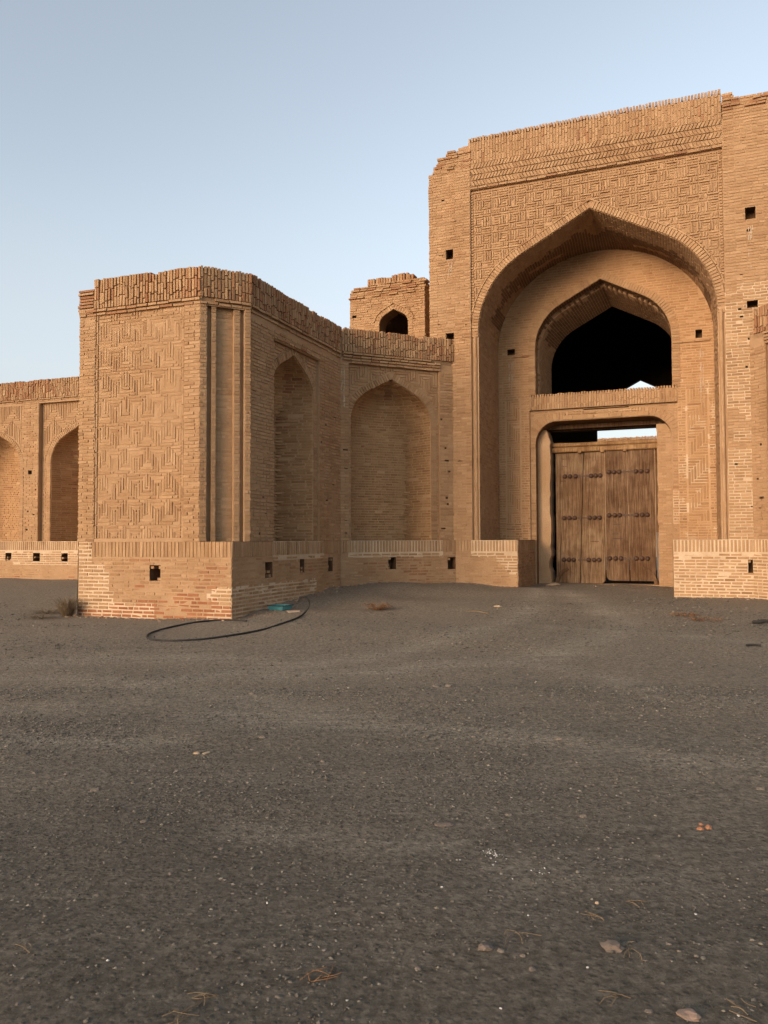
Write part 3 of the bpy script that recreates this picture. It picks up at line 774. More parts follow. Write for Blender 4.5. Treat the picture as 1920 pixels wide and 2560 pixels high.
# reveal of the window above
mb = MB()
AI = Arch(3.57, 1.70, 5.30, 6.24)
a_s = resample(A2.side(4), 60); b_s = resample(AI.side(4), 60)
for sg in (-1, 1):
    def S(a, b, sg=sg):
        j = min(int(b * 60), 59); t = b * 60 - j
        L = lambda p: (p[j][0] + (p[j + 1][0] - p[j][0]) * t, p[j][1] + (p[j + 1][1] - p[j][1]) * t)
        F, B = L(a_s), L(b_s); k = 0 if a < .28 else .22 + .78 * (a - .28) / .72
        return PF.P(A2.c + (AI.c - A2.c) * k + sg * (F[0] + (B[0] - F[0]) * k), D_IN + (-3.6 - D_IN) * a, F[1] + (B[1] - F[1]) * k)
    surf(mb, S, 25, 60, M_MUD)
    surf_bricks(mb, S, 81 + sg, course=.07, proud=.006, jit=.002, sgn=-1 if sg > 0 else 1, matfn=lambda a, b: M_SOOT_SHADE if b > .42 + .1 * nz(a * 4, b * 9, 2) else M_BRICK)  # shade towards the window head painted with darker bricks
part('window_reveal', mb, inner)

# ---- dark entrance hall behind
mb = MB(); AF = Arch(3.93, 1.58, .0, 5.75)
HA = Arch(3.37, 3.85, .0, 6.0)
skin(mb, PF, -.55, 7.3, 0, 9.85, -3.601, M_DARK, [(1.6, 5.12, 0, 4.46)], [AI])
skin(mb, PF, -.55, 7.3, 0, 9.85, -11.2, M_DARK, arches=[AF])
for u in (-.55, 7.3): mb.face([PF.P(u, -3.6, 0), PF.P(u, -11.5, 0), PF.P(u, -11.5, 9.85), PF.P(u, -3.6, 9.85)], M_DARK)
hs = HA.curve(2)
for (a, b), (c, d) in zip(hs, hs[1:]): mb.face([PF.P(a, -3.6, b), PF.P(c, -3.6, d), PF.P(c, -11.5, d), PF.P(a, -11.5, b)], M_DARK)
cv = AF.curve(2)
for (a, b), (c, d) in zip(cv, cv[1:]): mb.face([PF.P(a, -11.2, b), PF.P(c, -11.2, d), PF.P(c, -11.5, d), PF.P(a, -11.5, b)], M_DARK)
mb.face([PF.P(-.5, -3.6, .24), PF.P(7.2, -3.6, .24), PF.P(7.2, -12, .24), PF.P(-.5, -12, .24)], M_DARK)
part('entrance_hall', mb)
mb = MB(); CW = PF.at(0, -34)
box(mb, CW, -14, 24, -1.2, 0, 0, 7.75, M_MUD)
field(mb, CW, -4, 12, 6.2, 7.45, 0, 91, L=.24)
soldiers(mb, CW, -6, 12, 7.45, 8.05, .02, 92, w=.09, topjit=.03, thick=.3, red=lambda u, z: .3)
part('courtyard_wall', mb)

# ---- wooden gate
def leaf(name, u0, u1, z0, z1, split, mat, corner, rows, studs, strap_u, parent):
    mb = MB(); d = -2.92; th = .09
    def plank(a, b, rl=0, rr=0, at=None, bt=None):
        p = []
        if rl: p += [(a + rl * (1 - math.cos(t)), z0 + rl * (1 - math.sin(t))) for t in np.linspace(0, math.pi / 2, 6)]
        else: p += [(a, z0)]
        if rr: p += [(b - rr * (1 - math.sin(t)), z0 + rr * (1 - math.cos(t))) for t in np.linspace(0, math.pi / 2, 6)]
        else: p += [(b, z0)]
        p += [(b if bt is None else bt, z1), (a if at is None else at, z1)]
        cu = (a + b) / 2; cz = (z0 + z1) / 2
        f = [(u + (.008 if u < cu else -.008), z + (.008 if z < cz else -.008)) for u, z in p]
        mb.hexa([PF.P(u, d - th, z) for u, z in p], [PF.P(u, d - .008, z) for u, z in p], mat, True)
        mb.hexa([PF.P(u, d - .008, z) for u, z in p], [PF.P(u, d, z) for u, z in f], mat)
    g = .008; sb, st = split
    plank(u0, sb - g, 0 if corner > 0 else .14, 0, None, st - g)
    plank(sb + g, u1, 0, .12 if corner > 0 else 0, st + g)
    rg = random.Random(int(u0 * 100))
    for zr, us in zip(rows, studs):
        for u in us:
            for _k in range(rg.choice((1, 2, 2))):
                x = u + rg.uniform(-.045, .045); L = rg.uniform(.10, .48); w = rg.uniform(.006, .016); n = 6
                for i in range(n):
                    za, zb = zr - L * i / n, zr - L * (i + 1) / n; wa, wb = w * (1 - i / n), w * (1 - (i + 1) / n); xa, xb = x + .006 * nz(za * 6, x, 2), x + .006 * nz(zb * 6, x, 2)
                    mb.face([PF.P(xb - wb, d + .0015, zb), PF.P(xb + wb, d + .0015, zb), PF.P(xa + wa, d + .0015, za), PF.P(xa - wa, d + .0015, za)], M_STAIN)
    o = part(name, mb)
    o['label'] = 'door leaf ' + ('of lighter brown planks' if corner > 0 else 'of darker reddish planks, hung a little higher')
    for zr, us in zip(rows, studs):
        for u in us:
            m = MB(); R = .058; n = 10
            for a in range(n):
                t0, t1 = 2 * math.pi * a / n, 2 * math.pi * (a + 1) / n
                prof = [(R * 1.15, .0), (R * 1.1, .010), (R * .92, .030), (R * .55, .052), (R * .22, .06), (0, .062)]
                for (r0, h0), (r1, h1) in zip(prof, prof[1:]):
                    q = [PF.P(u + r0 * math.cos(t0), d + h0, zr + r0 * math.sin(t0)), PF.P(u + r0 * math.cos(t1), d + h0, zr + r0 * math.sin(t1)), PF.P(u + r1 * math.cos(t1), d + h1, zr + r1 * math.sin(t1))]
                    if r1 > 0: q.append(PF.P(u + r1 * math.cos(t0), d + h1, zr + r1 * math.sin(t0)))
                    m.face(q, M_IRON)
            part('iron_stud', m, o, smooth=True)
        m = MB(); s = strap_u
        P = [(-.17, 0), (-.14, .028), (-.10, .036), (-.06, .014), (-.03, .014), (0, .03), (.03, .014), (.06, .014), (.10, .036), (.14, .028), (.17, 0)]
        P = P + [(x, -y) for x, y in P[-2:0:-1]]; P = [(s + x, zr + y) for x, y in P[::-1]]
        m.hexa([PF.P(u, d, z) for u, z in P], [PF.P(u, d + .018, z) for u, z in P], M_IRON); part('iron_strap', m, o)
    return o, d
l1, dd = leaf('door_leaf', 2.06, 3.355, .23, 3.78, (2.69, 2.82), M_WOOD, 1, (3.14, 2.0, .86), ((2.31, 2.45, 2.60, 3.01, 3.13, 3.25), (2.28, 2.42, 2.56, 2.96, 3.09, 3.22), (2.26, 2.39, 2.52, 2.92, 3.06, 3.19)), 2.80, CV)
l2, dd = leaf('door_leaf', 3.378, 4.635, .31, 3.80, (3.985, 3.93), M_WOOD2, -1, (3.22, 2.06, .905), ((3.48, 3.61, 3.74, 4.17, 4.30, 4.45), (3.47, 3.61, 3.74, 4.17, 4.31, 4.44), (3.47, 3.62, 3.76, 4.15, 4.29, 4.43)), 3.97, CV)
def brace(pts, w, parent):
    m = MB(); L = []; R = []
    for i, (u, z) in enumerate(pts):
        a = pts[max(i - 1, 0)]; b = pts[min(i + 1, len(pts) - 1)]; tx, tz = b[0] - a[0], b[1] - a[1]; l = math.hypot(tx, tz); k = w * (1 - .35 * i / (len(pts) - 1))
        L.append((u - tz / l * k, z + tx / l * k)); R.append((u + tz / l * k, z - tx / l * k))
    for i in range(len(pts) - 1):
        q = [L[i], R[i], R[i + 1], L[i + 1]]; m.hexa([PF.P(u, dd - .01, z) for u, z in q], [PF.P(u, dd + .045, z) for u, z in q], M_WOOD2, True)
    part('curved_brace', m, parent)
brace([(2.06, .20), (2.09, .33), (2.15, .46), (2.24, .56), (2.37, .62)], .055, l1)
brace([(4.66, .16), (4.62, .33), (4.55, .48), (4.45, .60), (4.31, .67)], .055, l2)
# small repairs: iron staples
for u, z, w, par in ((3.08, 1.36, .22, l1), (3.66, 1.82, .20, l2), (3.62, 1.56, .16, l2), (3.68, 1.44, .26, l2), (2.30, 3.42, .14, l1), (2.27, 3.02, .15, l1), (2.28, 3.62, .12, l1)):
    m = MB(); box(m, PF, u - w / 2, u + w / 2, dd - .005, dd + .016, z - .011, z + .011, M_IRON if par is l2 else M_WOOD2); part('iron_staple', m, par)
m = MB(); box(m, PF, 2.165, 2.19, dd - .005, dd + .02, 1.3, 3.76, M_WOOD); box(m, PF, 2.07, 2.165, dd - .004, dd + .035, .35, 3.77, M_WOOD); part('edge_batten', m, l1)
m = MB(); rng = random.Random(3)
def log(m, u0, u1, z0, z1, dA, dB, seed, mat):
    n = 16; rg = random.Random(seed); pr = None
    for i in range(n + 1):
        u = u0 + (u1 - u0) * i / n; a = .012 * nz(u * 1.5, 1, seed); b = .016 * nz(u * 1.7, 5, seed); c = .01 * nz(u * 3, 8, seed)
        P = [PF.P(u, dA, z0 + a), PF.P(u, dB + c - .02, z0 + a), PF.P(u, dB + c, z0 + a + .025), PF.P(u, dB + c, z1 + b - .03), PF.P(u, dB + c - .03, z1 + b), PF.P(u, dA, z1 + b)]
        if pr:
            for k in range(6): l = (k + 1) % 6; m.face([pr[k], P[k], P[l], pr[l]], mat)
        else: m.face(P[::-1], mat)
        pr = P
    m.face(pr, mat)
log(m, 1.98, 4.74, 3.80, 3.945, -3.1, -2.84, 5, M_BEAM); log(m, 1.98, 4.74, 3.955, 4.06, -3.1, -2.86, 9, M_BEAM)
part('lintel_beam', m)
for u in (2.72, 3.32, 3.9):
    m = MB(); box(m, PF, u - .045, u + .045, -2.95, -2.80, 3.765, 3.82, M_BEAM); part('pivot_block', m, l1 if u < 3.36 else l2)
m = MB(); box(m, PF, 4.66, 4.74, -3.15, -3.0, .12, 1.60, M_GREY); box(m, PF, 4.655, 4.75, -3.15, -3.0, 1.60, 3.80, M_WOOD2); part('door_post', m)
m = MB(); box(m, PF, 1.95, 4.8, -3.3, -2.7, .10, .225, M_PLASTER); part('threshold', m)

# ---- plinth helper
def plinth(name, fr, u0, u1, seed, zg, holes=(), soldier=(), pale=None, top=BZ, parent=CV, red=None, d=0.0, low=-.25):
    mb = MB()
    pm = (lambda u, z: M_LIME if pale and pale(u, z) else M_MUD)
    skin(mb, fr, u0, u1, low, top, d, M_MUD, list(holes), matfn=pm, cell=.10)
    rg = random.Random(seed)
    for h in holes:
        cavity(mb, fr, h, d, .30); w = h[1] - h[0]
        for _k in range(3):   # broken brick ends left in the hole
            zz = h[2] + (h[3] - h[2]) * rg.choice((.0, .25, .75, .78)); L = w * rg.uniform(.2, .42)
            a = h[0] if rg.random() < .6 else h[1] - L
            slab(mb, fr, rect4(a, a + L, zz, min(zz + .062, h[3])), d - .25, d - rg.uniform(.0, .06), .006, M_BRICK, rg, .006)
    field(mb, fr, u0 - .004, u1 + .006, low + .04, top - .30, d, seed, holes, gap=.021, jit=.006, matfn=lambda u, z: (M_BASE if red and red(u, z) else M_PALE if pale and pale(u, z) else (M_RED if nz(u * 1.2, z * 2, seed) > .34 - .5 * max(0, .6 - z) else M_BRICK)),
          prfn=lambda u, z: .007 if (pale and pale(u, z)) else .003 + .010 * max(0, nz(u * 1.4, z * 2.2, seed + 5)), miss=.015)
    cur = u0
    for a, b, pl in soldier:
        if pl:
            skin(mb, fr, a, b, top - .36, top - .0, d + .006, M_LIME)
        soldiers(mb, fr, a, b, top - .285, top + .002, d + .006, seed + 7, w=.078, gap=.024 if pl else .004, proud=.012 if pl else .004, jit=.004, topjit=.004, lens=(.29, .3), mat=M_PALE if pl else M_BRICK, thick=.06)
    mb.face([fr.P(u0, d + .01, top), fr.P(u1, d + .01, top), fr.P(u1, d - .8, top), fr.P(u0, d - .8, top)], M_MUD)
    return part(name, mb, parent)

# portal plinth blocks
mb = None
b1 = plinth('portal_plinth', PF, 0.02, 1.57, 101, .3, [], [(.02, .42, False), (.42, 1.57, True)], lambda u, z: (u > .9 and z > .55 + .25 * nz(u * 3, z * 3, 2) + max(0, 1.45 - u) * .9) or (z > .96 and u > .4))
mb = MB(); BS = PF.at(1.575, 0, 90)
skin(mb, BS, 0, 2.3, -.1, BZ, 0, M_MUD); field(mb, BS, -.01, 2.3, -.06, BZ - .3, 0, 103, gap=.013); soldiers(mb, BS, 0, 2.3, BZ - .285, BZ, .004, 104, w=.078, lens=(.29, .3), jit=.003, topjit=.003)
mb.face([PF.P(0, 0, BZ), PF.P(1.6, 0, BZ), PF.P(1.6, -2.3, BZ), PF.P(0, -2.3, BZ)], M_MUD); part('plinth_return', mb, b1)
b2 = plinth('portal_plinth', PF, 5.10, 7.5, 105, .1, [(6.62, 6.80, .67, .97)], [(5.10, 7.5, True)], lambda u, z: nz(u * 1.6, z * 2, 6) > -.42)
mb = MB(); BS2 = PF.at(5.095, 0, 90)
mb.face([BS2.P(0, 0, -.1), BS2.P(2.3, 0, -.1), BS2.P(2.3, 0, BZ), BS2.P(0, 0, BZ)], M_MUD)
mb.face([PF.P(5.09, 0, BZ), PF.P(6.75, 0, BZ), PF.P(6.75, -2.3, BZ), PF.P(5.09, -2.3, BZ)], M_MUD); part('plinth_return', mb, b2)

# ---- slanted walls with niches (recess wall, its twin, tower side)
def niche_wall(name, fr, length, panel, arch, zp, seed, depth, parapet_mat=.25, end_ext=.0, streaks=()):
    """wall with a sunk panel holding a pointed blind niche, cornice and parapet on top"""
    mb = MB(); pr = (panel[0], panel[1], BZ, zp)
    pt = pits(mb, fr, seed, .03, panel[0] - .02, 1.5, 5.3, 0, 4) + pits(mb, fr, seed + 1, panel[1] + .03, length - .1, 1.5, 5.3, 0, 7)
    skin(mb, fr, -.12 if end_ext else 0, length + .03, BZ, 5.9, 0, M_MUD, [pr] + pt)
    field(mb, fr, -.05 if end_ext else 0, panel[0], BZ, 5.62, 0, seed, pt); field(mb, fr, panel[1], length + end_ext, BZ, 5.62, 0, seed + 1, pt)
    if zp < 5.6: field(mb, fr, panel[0], panel[1], zp, 5.62, 0, seed + 11)
    d = -.07
    skin(mb, fr, panel[0], panel[1], BZ, zp, d, M_MUD, arches=[arch])
    for u in panel: mb.face([fr.P(u, d, BZ), fr.P(u, 0, BZ), fr.P(u, 0, zp), fr.P(u, d, zp)], M_BRICK)
    mb.face([fr.P(panel[0], d, zp), fr.P(panel[1], d, zp), fr.P(panel[1], 0, zp), fr.P(panel[0], 0, zp)], M_BRICK)
    field(mb, fr, panel[0], arch.c - arch.hw, BZ, arch.zs, d, seed + 2, L=.12, proud=.014); field(mb, fr, arch.c + arch.hw, panel[1], BZ, arch.zs, d, seed + 3, L=.12, proud=.014)
    big = Arch(arch.c, arch.hw + .17, BZ, arch.zs)
    zigzag(mb, fr, panel[0] + .02, panel[1] - .02, arch.zs, zp - .02, d, seed + 4, T=10, c=.066, proud=.018, gap=.014, V=4, Hh=4, skip=lambda u, z: abs(u - arch.c) < big.half(z) and z < big.top)
    streaks = [streak(mb, fr, u, z, L, .014, int(u * 100), n) for u, z, L, n in streaks]
    w = part(name, mb)
    mb = MB(); ring(mb, fr, arch, d, .155, seed + 5, proud=.022, thick=.066); part('arch_ring', mb, w)
    mb = MB(); niche(mb, fr, arch, d, depth, seed + 6); part('blind_niche', mb, w)
    return w
def parapet(fr, u0, u1, seed, z0=5.88, z1=6.46, parent=None, red=.3, rows=None, u_corn=None, proud=.05):
    mb = MB(); box(mb, fr, u0, u1, -.45, .0, z0 - .1, z1 - .09, M_MUD)
    tp = lambda u: z1 + .035 * nz(u * 1.3, 2, seed) + .02 * nz(u * 6, 1, seed) - (.05 if nz(u * 2.2, 7, seed) > .42 else 0)
    soldiers(mb, fr, u0, u1, z0, z1, proud - .02, seed, w=.066, gap=.011, proud=.010, jit=.011, topjit=.012, lens=(.19, .25), red=lambda u, z: red + .05 + .6 * nz(u * .9, z * 2.4, seed), lean=.006, thick=.33, miss=.03, top=tp)
    o = part('parapet', mb, parent or CV)
    mb = MB(); c0, c1 = u_corn or (u0, u1)
    ledge(mb, fr, c0, c1, rows or [(5.75, 5.812, .028), (5.815, 5.88, .052)], seed + 1); part('cornice', mb, parent or CV)
    return o

A_RW = Arch(1.31, 1.06, BZ, 4.29)
rw = niche_wall('recess_wall', RW, 2.99, (.18, 2.58), A_RW, 5.62, 200, .85, end_ext=.02, streaks=[(-.0, 5.55, 1.0, 9)])
parapet(RW, 0, 2.97, 210, parent=rw, rows=[(5.61, 5.675, .03), (5.68, 5.742, .045), (5.747, 5.81, .055), (5.815, 5.88, .065)], u_corn=(.02, 2.6))
plinth('plinth', RW, -.05, 3.05, 215, .4, [(1.18, 1.39, .72, 1.01), (2.79, 3.02, .69, .99)], [(-.03, .17, False), (.17, 2.66, True), (2.66, 3.0, False)], lambda u, z: z > 1.03 and z < 1.15 and .2 < u < 2.62, parent=rw)

A_SD = Arch(1.81, .91, BZ, 4.42)
# ---- right-hand twin of the recess wall
A_RR = Arch(2.99 - 1.31, 1.06, BZ, 4.29)
rr = niche_wall('recess_wall', RR, 2.99, (.40, 2.80), A_RR, 5.62, 240, .85)
parapet(RR, .1, 2.97, 250, parent=rr, rows=[(5.61, 5.675, .03), (5.68, 5.742, .045), (5.747, 5.81, .055), (5.815, 5.88, .065)], u_corn=(.38, 2.95))
plinth('plinth', RR, -.03, 3.05, 255, .1, [(1.6, 1.8, .7, 1.0)], [(-.02, 3.0, True)], lambda u, z: nz(u * 1.6, z * 2, 6) > -.4, parent=rr)

# ---- tower
mb = MB()
PT = (-2.33, -.34, 1.47, 5.80)
d = -.03
skin(mb, TF, -2.70, 0, BZ, 5.9, 0, M_MUD, [PT]); skin(mb, TF, PT[0], PT[1], PT[2], PT[3], d, M_MUD)
for u in PT[:2]: mb.face([TF.P(u, d, PT[2]), TF.P(u, 0, PT[2]), TF.P(u, 0, PT[3]), TF.P(u, d, PT[3])], M_BRICK)
for z in PT[2:]: mb.face([TF.P(PT[0], d, z), TF.P(PT[1], d, z), TF.P(PT[1], 0, z), TF.P(PT[0], 0, z)], M_BRICK)
field(mb, TF, -2.715, PT[0], BZ, 5.76, 0, 300, gap=.015, jit=.006, matfn=lambda u, z: M_PALE if z < 5.0 else M_BRICK); field(mb, TF, PT[1], .012, BZ, 5.76, 0, 301, jit=.006)
# left flank and back of the tower
TL = TF.at(-2.70, 0, -90)
mb.face([TF.P(-2.70, 0, -.2), TF.P(-2.70, -7, -.2), TF.P(-2.70, -7, 5.9), TF.P(-2.70, 0, 5.9)], M_MUD)
field(mb, Fr(*TF.P(-2.70, -3, 0)[:2], TF.deg - 90), 0, 3.0, BZ, 5.8, 0, 303) if False else None
tower = part('tower', mb)
mb = MB(); zigzag(mb, TF, PT[0] + .06, PT[1] - .06, PT[2], PT[3], d, 305, T=8, c=.0585, proud=.011, gap=.010, jit=.005, V=4, Hh=4, uo=2, miss=.035,
       fade=lambda u, z: .45 + .75 * max(0, min(1, .5 + 1.1 * nz(u * .9, z * .9, 2))) + (.5 if z > 5.5 else 0))
for u in (PT[0], PT[1] - .06):
    rng = random.Random(int(u * 10)); z = PT[2]
    while z < PT[3] - .1:
        l = rng.uniform(.2, .26); slab(mb, TF, rect4(u + .008, u + .052, z + .005, min(z + l, PT[3]) - .005), d - .02, d + .022 + rng.uniform(-.006, .006), .005, M_BRICK, rng); z += l
part('patterned_panel', mb, tower)
# chamfer with vertical ribs
mb = MB(); Lc = .945
prof = [(0, 0), (.125, 0), (.125, -.11), (.215, -.11), (.215, -.03), (.30, -.03), (.30, -.12), (.635, -.12), (.635, -.035), (.755, -.035), (.755, -.10), (.83, -.10), (.83, 0), (Lc, 0)]
for (a, da), (b, db) in zip(prof, prof[1:]): mb.face([CH.P(a, da, BZ), CH.P(b, db, BZ), CH.P(b, db, 5.8), CH.P(a, da, 5.8)], M_MUD)
for a, b, dq, s in ((-.012, .125, 0, 1), (.215, .30, -.03, 2), (.30, .635, -.12, 3), (.635, .755, -.035, 4), (.83, Lc + .012, 0, 5)):
    field(mb, CH, a, b, BZ, 5.76, dq, 310 + s, proud=.009 if s != 3 else .004, jit=.004, L=.24 if s == 3 else .15)
part('ribbed_chamfer', mb, tower)
mb = MB(); skin(mb, CH, 0, Lc, 5.74, 5.9, 0, M_MUD); part('chamfer_top', mb, tower)
# tower side with niche
sd = niche_wall('tower_side', SD, 3.99, (.88, 2.88), A_SD, 5.42, 330, .8)
parapet(SD, 0.0, 3.97, 340, parent=sd, rows=[(5.72, 5.782, .03), (5.815, 5.88, .05)], u_corn=(.0, 3.95), red=.3)
mb = MB(); ledge(mb, SD, .85, 3.2, [(5.44, 5.50, .035)], 345, miss=0); part('panel_ledge', mb, sd)
parapet(TF, -2.36, .03, 350, parent=tower, u_corn=(-2.7, .02), red=.35)
parapet(CH, -.01, .96, 360, parent=tower, u_corn=(0, .95), red=.3)
mb = MB(); rng = random.Random(5)   # broken courses left of the parapet
for k in range(8):
    z = 5.80 + k * .062; slab(mb, TF, rect4(-2.72 + rng.uniform(-.015, .02), -2.36, z, z + .054), -.4, .03 + rng.uniform(-.015, .015), .006, M_RED if rng.random() < .5 else M_BRICK, rng, .005)
part('broken_courses', mb, tower)
def tpale(u, z):
    if u < -2.2 + .25 * nz(u, z * 4, 2) - .35 * max(0, z - .4) + .3: return u < -2.35 or z < 1.0
    if u > .28 + .12 * nz(u * 2, z * 5, 4) and z < .58: return True
    return z < .24 + .14 * nz(u * 2.2, z, 1) and not (-1.0 < u < .15)
tp = plinth('plinth', TF, -2.68, .67, 370, 0, [(-1.06, -.82, .69, .98)], [(-2.36, .66, False)], tpale, parent=tower, red=lambda u, z: z < .50 + .15 * nz(u * 3, z * 3, 3) - abs(u + .35) * .22 and u > -2.3 or z < .16 or (u > -1.6 and z < .62 and nz(u * 2, z * 5, 6) > .25))
mb = MB(); skin(mb, TF, -2.68, -2.37, 1.12, BZ, .004, M_LIME); field(mb, TF, -2.69, -2.37, 1.12, BZ, .004, 371, gap=.022, mat=M_PALE); part('repaired_corner', mb, tower)
mb = MB()  # ledge top over the square plinth corner
mb.face([TF.P(-2.68, .01, BZ), TF.P(.68, .01, BZ), SD.P(.9, .01, BZ), SD.P(.9, -1.5, BZ), TF.P(-2.68, -1.5, BZ)], M_MUD)
part('plinth_ledge', mb, tower)
cx, cy, _ = TF.P(.67, 0, 0); SP = Fr(cx, cy, math.degrees(math.atan2(SD.P(4.0, 0.02, 0)[1] - cy, SD.P(4.0, 0.02, 0)[0] - cx)))
o_ = .60
plinth('plinth', SP, 0.0, 4.60, 380, .2, [(.85 + o_ - .28, .85 + o_, .71, 1.01), (1.99 + o_, 2.2 + o_, .73, 1.03), (3.36 + o_, 3.60 + o_, .72, 1.03)], [(0, .85 + o_, False), (.85 + o_, 3.14 + o_, True), (3.14 + o_, 4.55, False)],
       lambda u, z: z < .62 + .18 * nz(u * 1.5, z * 2, 7) - (.0 if u < 3.4 else .3) or (1.03 < z < 1.14 and 1.5 < u < 3.7), parent=sd)

# ---- side wing
A_L1 = Arch(.02, 1.2, BZ, 3.86); A_L2 = Arch(-3.45, 1.2, BZ, 3.78); A_L3 = Arch(-6.9, 1.2, BZ, 3.8)
mb = MB()
HL = [(-1.93, -1.79, 3.50, 3.63), (-1.95, -1.90, 2.32, 2.37), (-1.72, -1.66, 2.20, 2.26), (-2.0, -1.93, 1.75, 1.80), (-1.64, -1.60, 3.0, 3.04)]
pan = [(-1.53, 1.55, BZ, 5.72)]
skin(mb, LW, -9, 3, BZ, 5.9, 0, M_MUD, HL + pan, [A_L2, A_L3]); [cavity(mb, LW, h, 0, .2) for h in HL]
for a, b in ((-1.53, 1.55),):
    skin(mb, LW, a, b, BZ, 5.72, -.15, M_MUD, arches=[A_L1])
    for u in (a, b): mb.face([LW.P(u, -.15, BZ), LW.P(u, 0, BZ), LW.P(u, 0, 5.72), LW.P(u, -.15, 5.72)], M_BRICK)
    mb.face([LW.P(a, -.15, 5.72), LW.P(b, -.15, 5.72), LW.P(b, 0, 5.72), LW.P(a, 0, 5.72)], M_BRICK)
field(mb, LW, -2.22, -1.53, BZ, 5.76, 0, 401, HL); field(mb, LW, -5.8, -4.66, BZ, 5.76, 0, 402)
for ar, dq, a, b, s in ((A_L1, -.15, -1.53, 1.3, 410), (A_L2, 0, -4.66, -2.22, 420)):
    bigr = Arch(ar.c, ar.hw + .15, BZ, ar.zs)
    zigzag(mb, LW, a + .02, b, 3.9, 5.70, dq, s, T=12, c=.066, proud=.016, gap=.014, V=7, Hh=5, skip=lambda u, z: abs(u - ar.c) < bigr.half(z) and z < bigr.top)
    field(mb, LW, a + .02, ar.c - ar.hw, BZ, 3.9, dq, s + 1, L=.15)
    if ar is A_L2: field(mb, LW, ar.c + ar.hw, b, BZ, 3.9, dq, s + 1, L=.12)
wing = part('side_wing', mb)
for ar, dq, s in ((A_L1, -.15, 430), (A_L2, 0, 440), (A_L3, 0, 450)):
    mb = MB(); ring(mb, LW, ar, dq, .14, s, proud=.018); part('arch_ring', mb, wing)
    mb = MB(); niche(mb, LW, ar, dq, 1.0, s + 1, cant=.70); part('blind_niche', mb, wing)
parapet(LW, -9, 2.5, 460, parent=wing, red=.3, z0=5.87, z1=6.46, rows=[(5.76, 5.81, .02), (5.815, 5.87, .05)], proud=.04)
plinth('plinth', LW, -9, 3, 470, .25, [(-2.80, -2.56, .80, 1.09), (-1.70, -1.43, .79, 1.15), (-.60, -.36, .79, 1.09)], [(-9, 2.5, True)], lambda u, z: z > .72 + .1 * nz(u, z, 3), parent=wing)

# ---- rooftop room
mb = MB(); A_T = Arch(-2.27, .435, 6.3, 7.56)
def ttop(u):
    if u < -3.5: return 8.58
    if u < -3.3: return 8.66
    if u < -3.05: return 8.72
    return 8.80
HT = [(-3.55, -3.42, 7.86, 7.94)]
skin(mb, TU, -3.62, -1.34, 5.9, 8.55, 0, M_BRICK, HT, [A_T]); cavity(mb, TU, HT[0], 0, .2)
field(mb, TU, -3.64, -1.33, 5.95, 8.80, 0, 501, HT, [A_T], top=ttop, jit=.010, proud=.014, miss=.02, thick=.3)
rng = random.Random(15)
for k in range(5):
    u = -3.66 + k * .04
    while u < -1.4:
        l = rng.uniform(.2, .28)
        if rng.random() < .8: slab(mb, TU, rect4(u, u + l - .008, 8.40 + k * .068, 8.455 + k * .068), -.2, .02 + rng.uniform(-.01, .05), .006, M_BRICK if rng.random() > .25 else M_RED, rng, .008)
        u += l
box(mb, TU, -3.60, -1.36, -.5, -.01, 8.4, 8.68, M_MUD)
TS = TU.at(-1.34, 0, 90)
skin(mb, TS, 0, 2.2, 5.9, 8.7, 0, M_MUD); field(mb, TS, 0, 1.4, 7, 8.72, 0, 503)
mb.face([TU.P(-3.6, -.02, 8.6), TU.P(-1.36, -.02, 8.6), TU.P(-1.36, -2.2, 8.6), TU.P(-3.6, -2.2, 8.6)], M_ROOF)
mb.face([TU.P(-3.62, 0, 5.9), TU.P(-3.62, -2.2, 5.9), TU.P(-3.62, -2.2, 8.6), TU.P(-3.62, 0, 8.6)], M_MUD)
mb.face([TU.P(-3.62, -2.2, 5.9), TU.P(-1.34, -2.2, 5.9), TU.P(-1.34, -2.2, 8.6), TU.P(-3.62, -2.2, 8.6)], M_SOOT_SHADE)  # dimness inside the room put into the wall colour
mb.face([TU.P(-3.6, 0, 6.1), TU.P(-1.36, 0, 6.1), TU.P(-1.36, -2.2, 6.1), TU.P(-3.6, -2.2, 6.1)], M_ROOF)
room = part('rooftop_room', mb)
mb = MB(); soldiers(mb, TU, -3.08, -1.66, 8.74, 9.02, .0, 505, w=.085, topjit=.02, lens=(.24, .28), red=lambda u, z: .35, lean=.012, thick=.3, jit=.02, top=lambda u: 8.93 + .07 * nz(u * 2, 1, 3) + (.06 if -2.35 < u < -1.8 else 0)); part('parapet', mb, room)
mb = MB(); ring(mb, TU, A_T, 0, .15, 506, proud=.02, thick=.075); ring(mb, TU, Arch(A_T.c, A_T.hw + .16, 7.4, A_T.zs), 0, .045, 507, proud=.05, thick=.2, gap=.006, from_z=7.62); part('arch_ring', mb, room)
mb = MB(); cvv = A_T.curve(3)
for (a, b), (c, e) in zip(cvv, cvv[1:]): mb.face([TU.P(a, 0, b), TU.P(c, 0, e), TU.P(c, -.5, e), TU.P(a, -.5, b)], M_SOOT_SHADE)
part('window_reveal', mb, room)

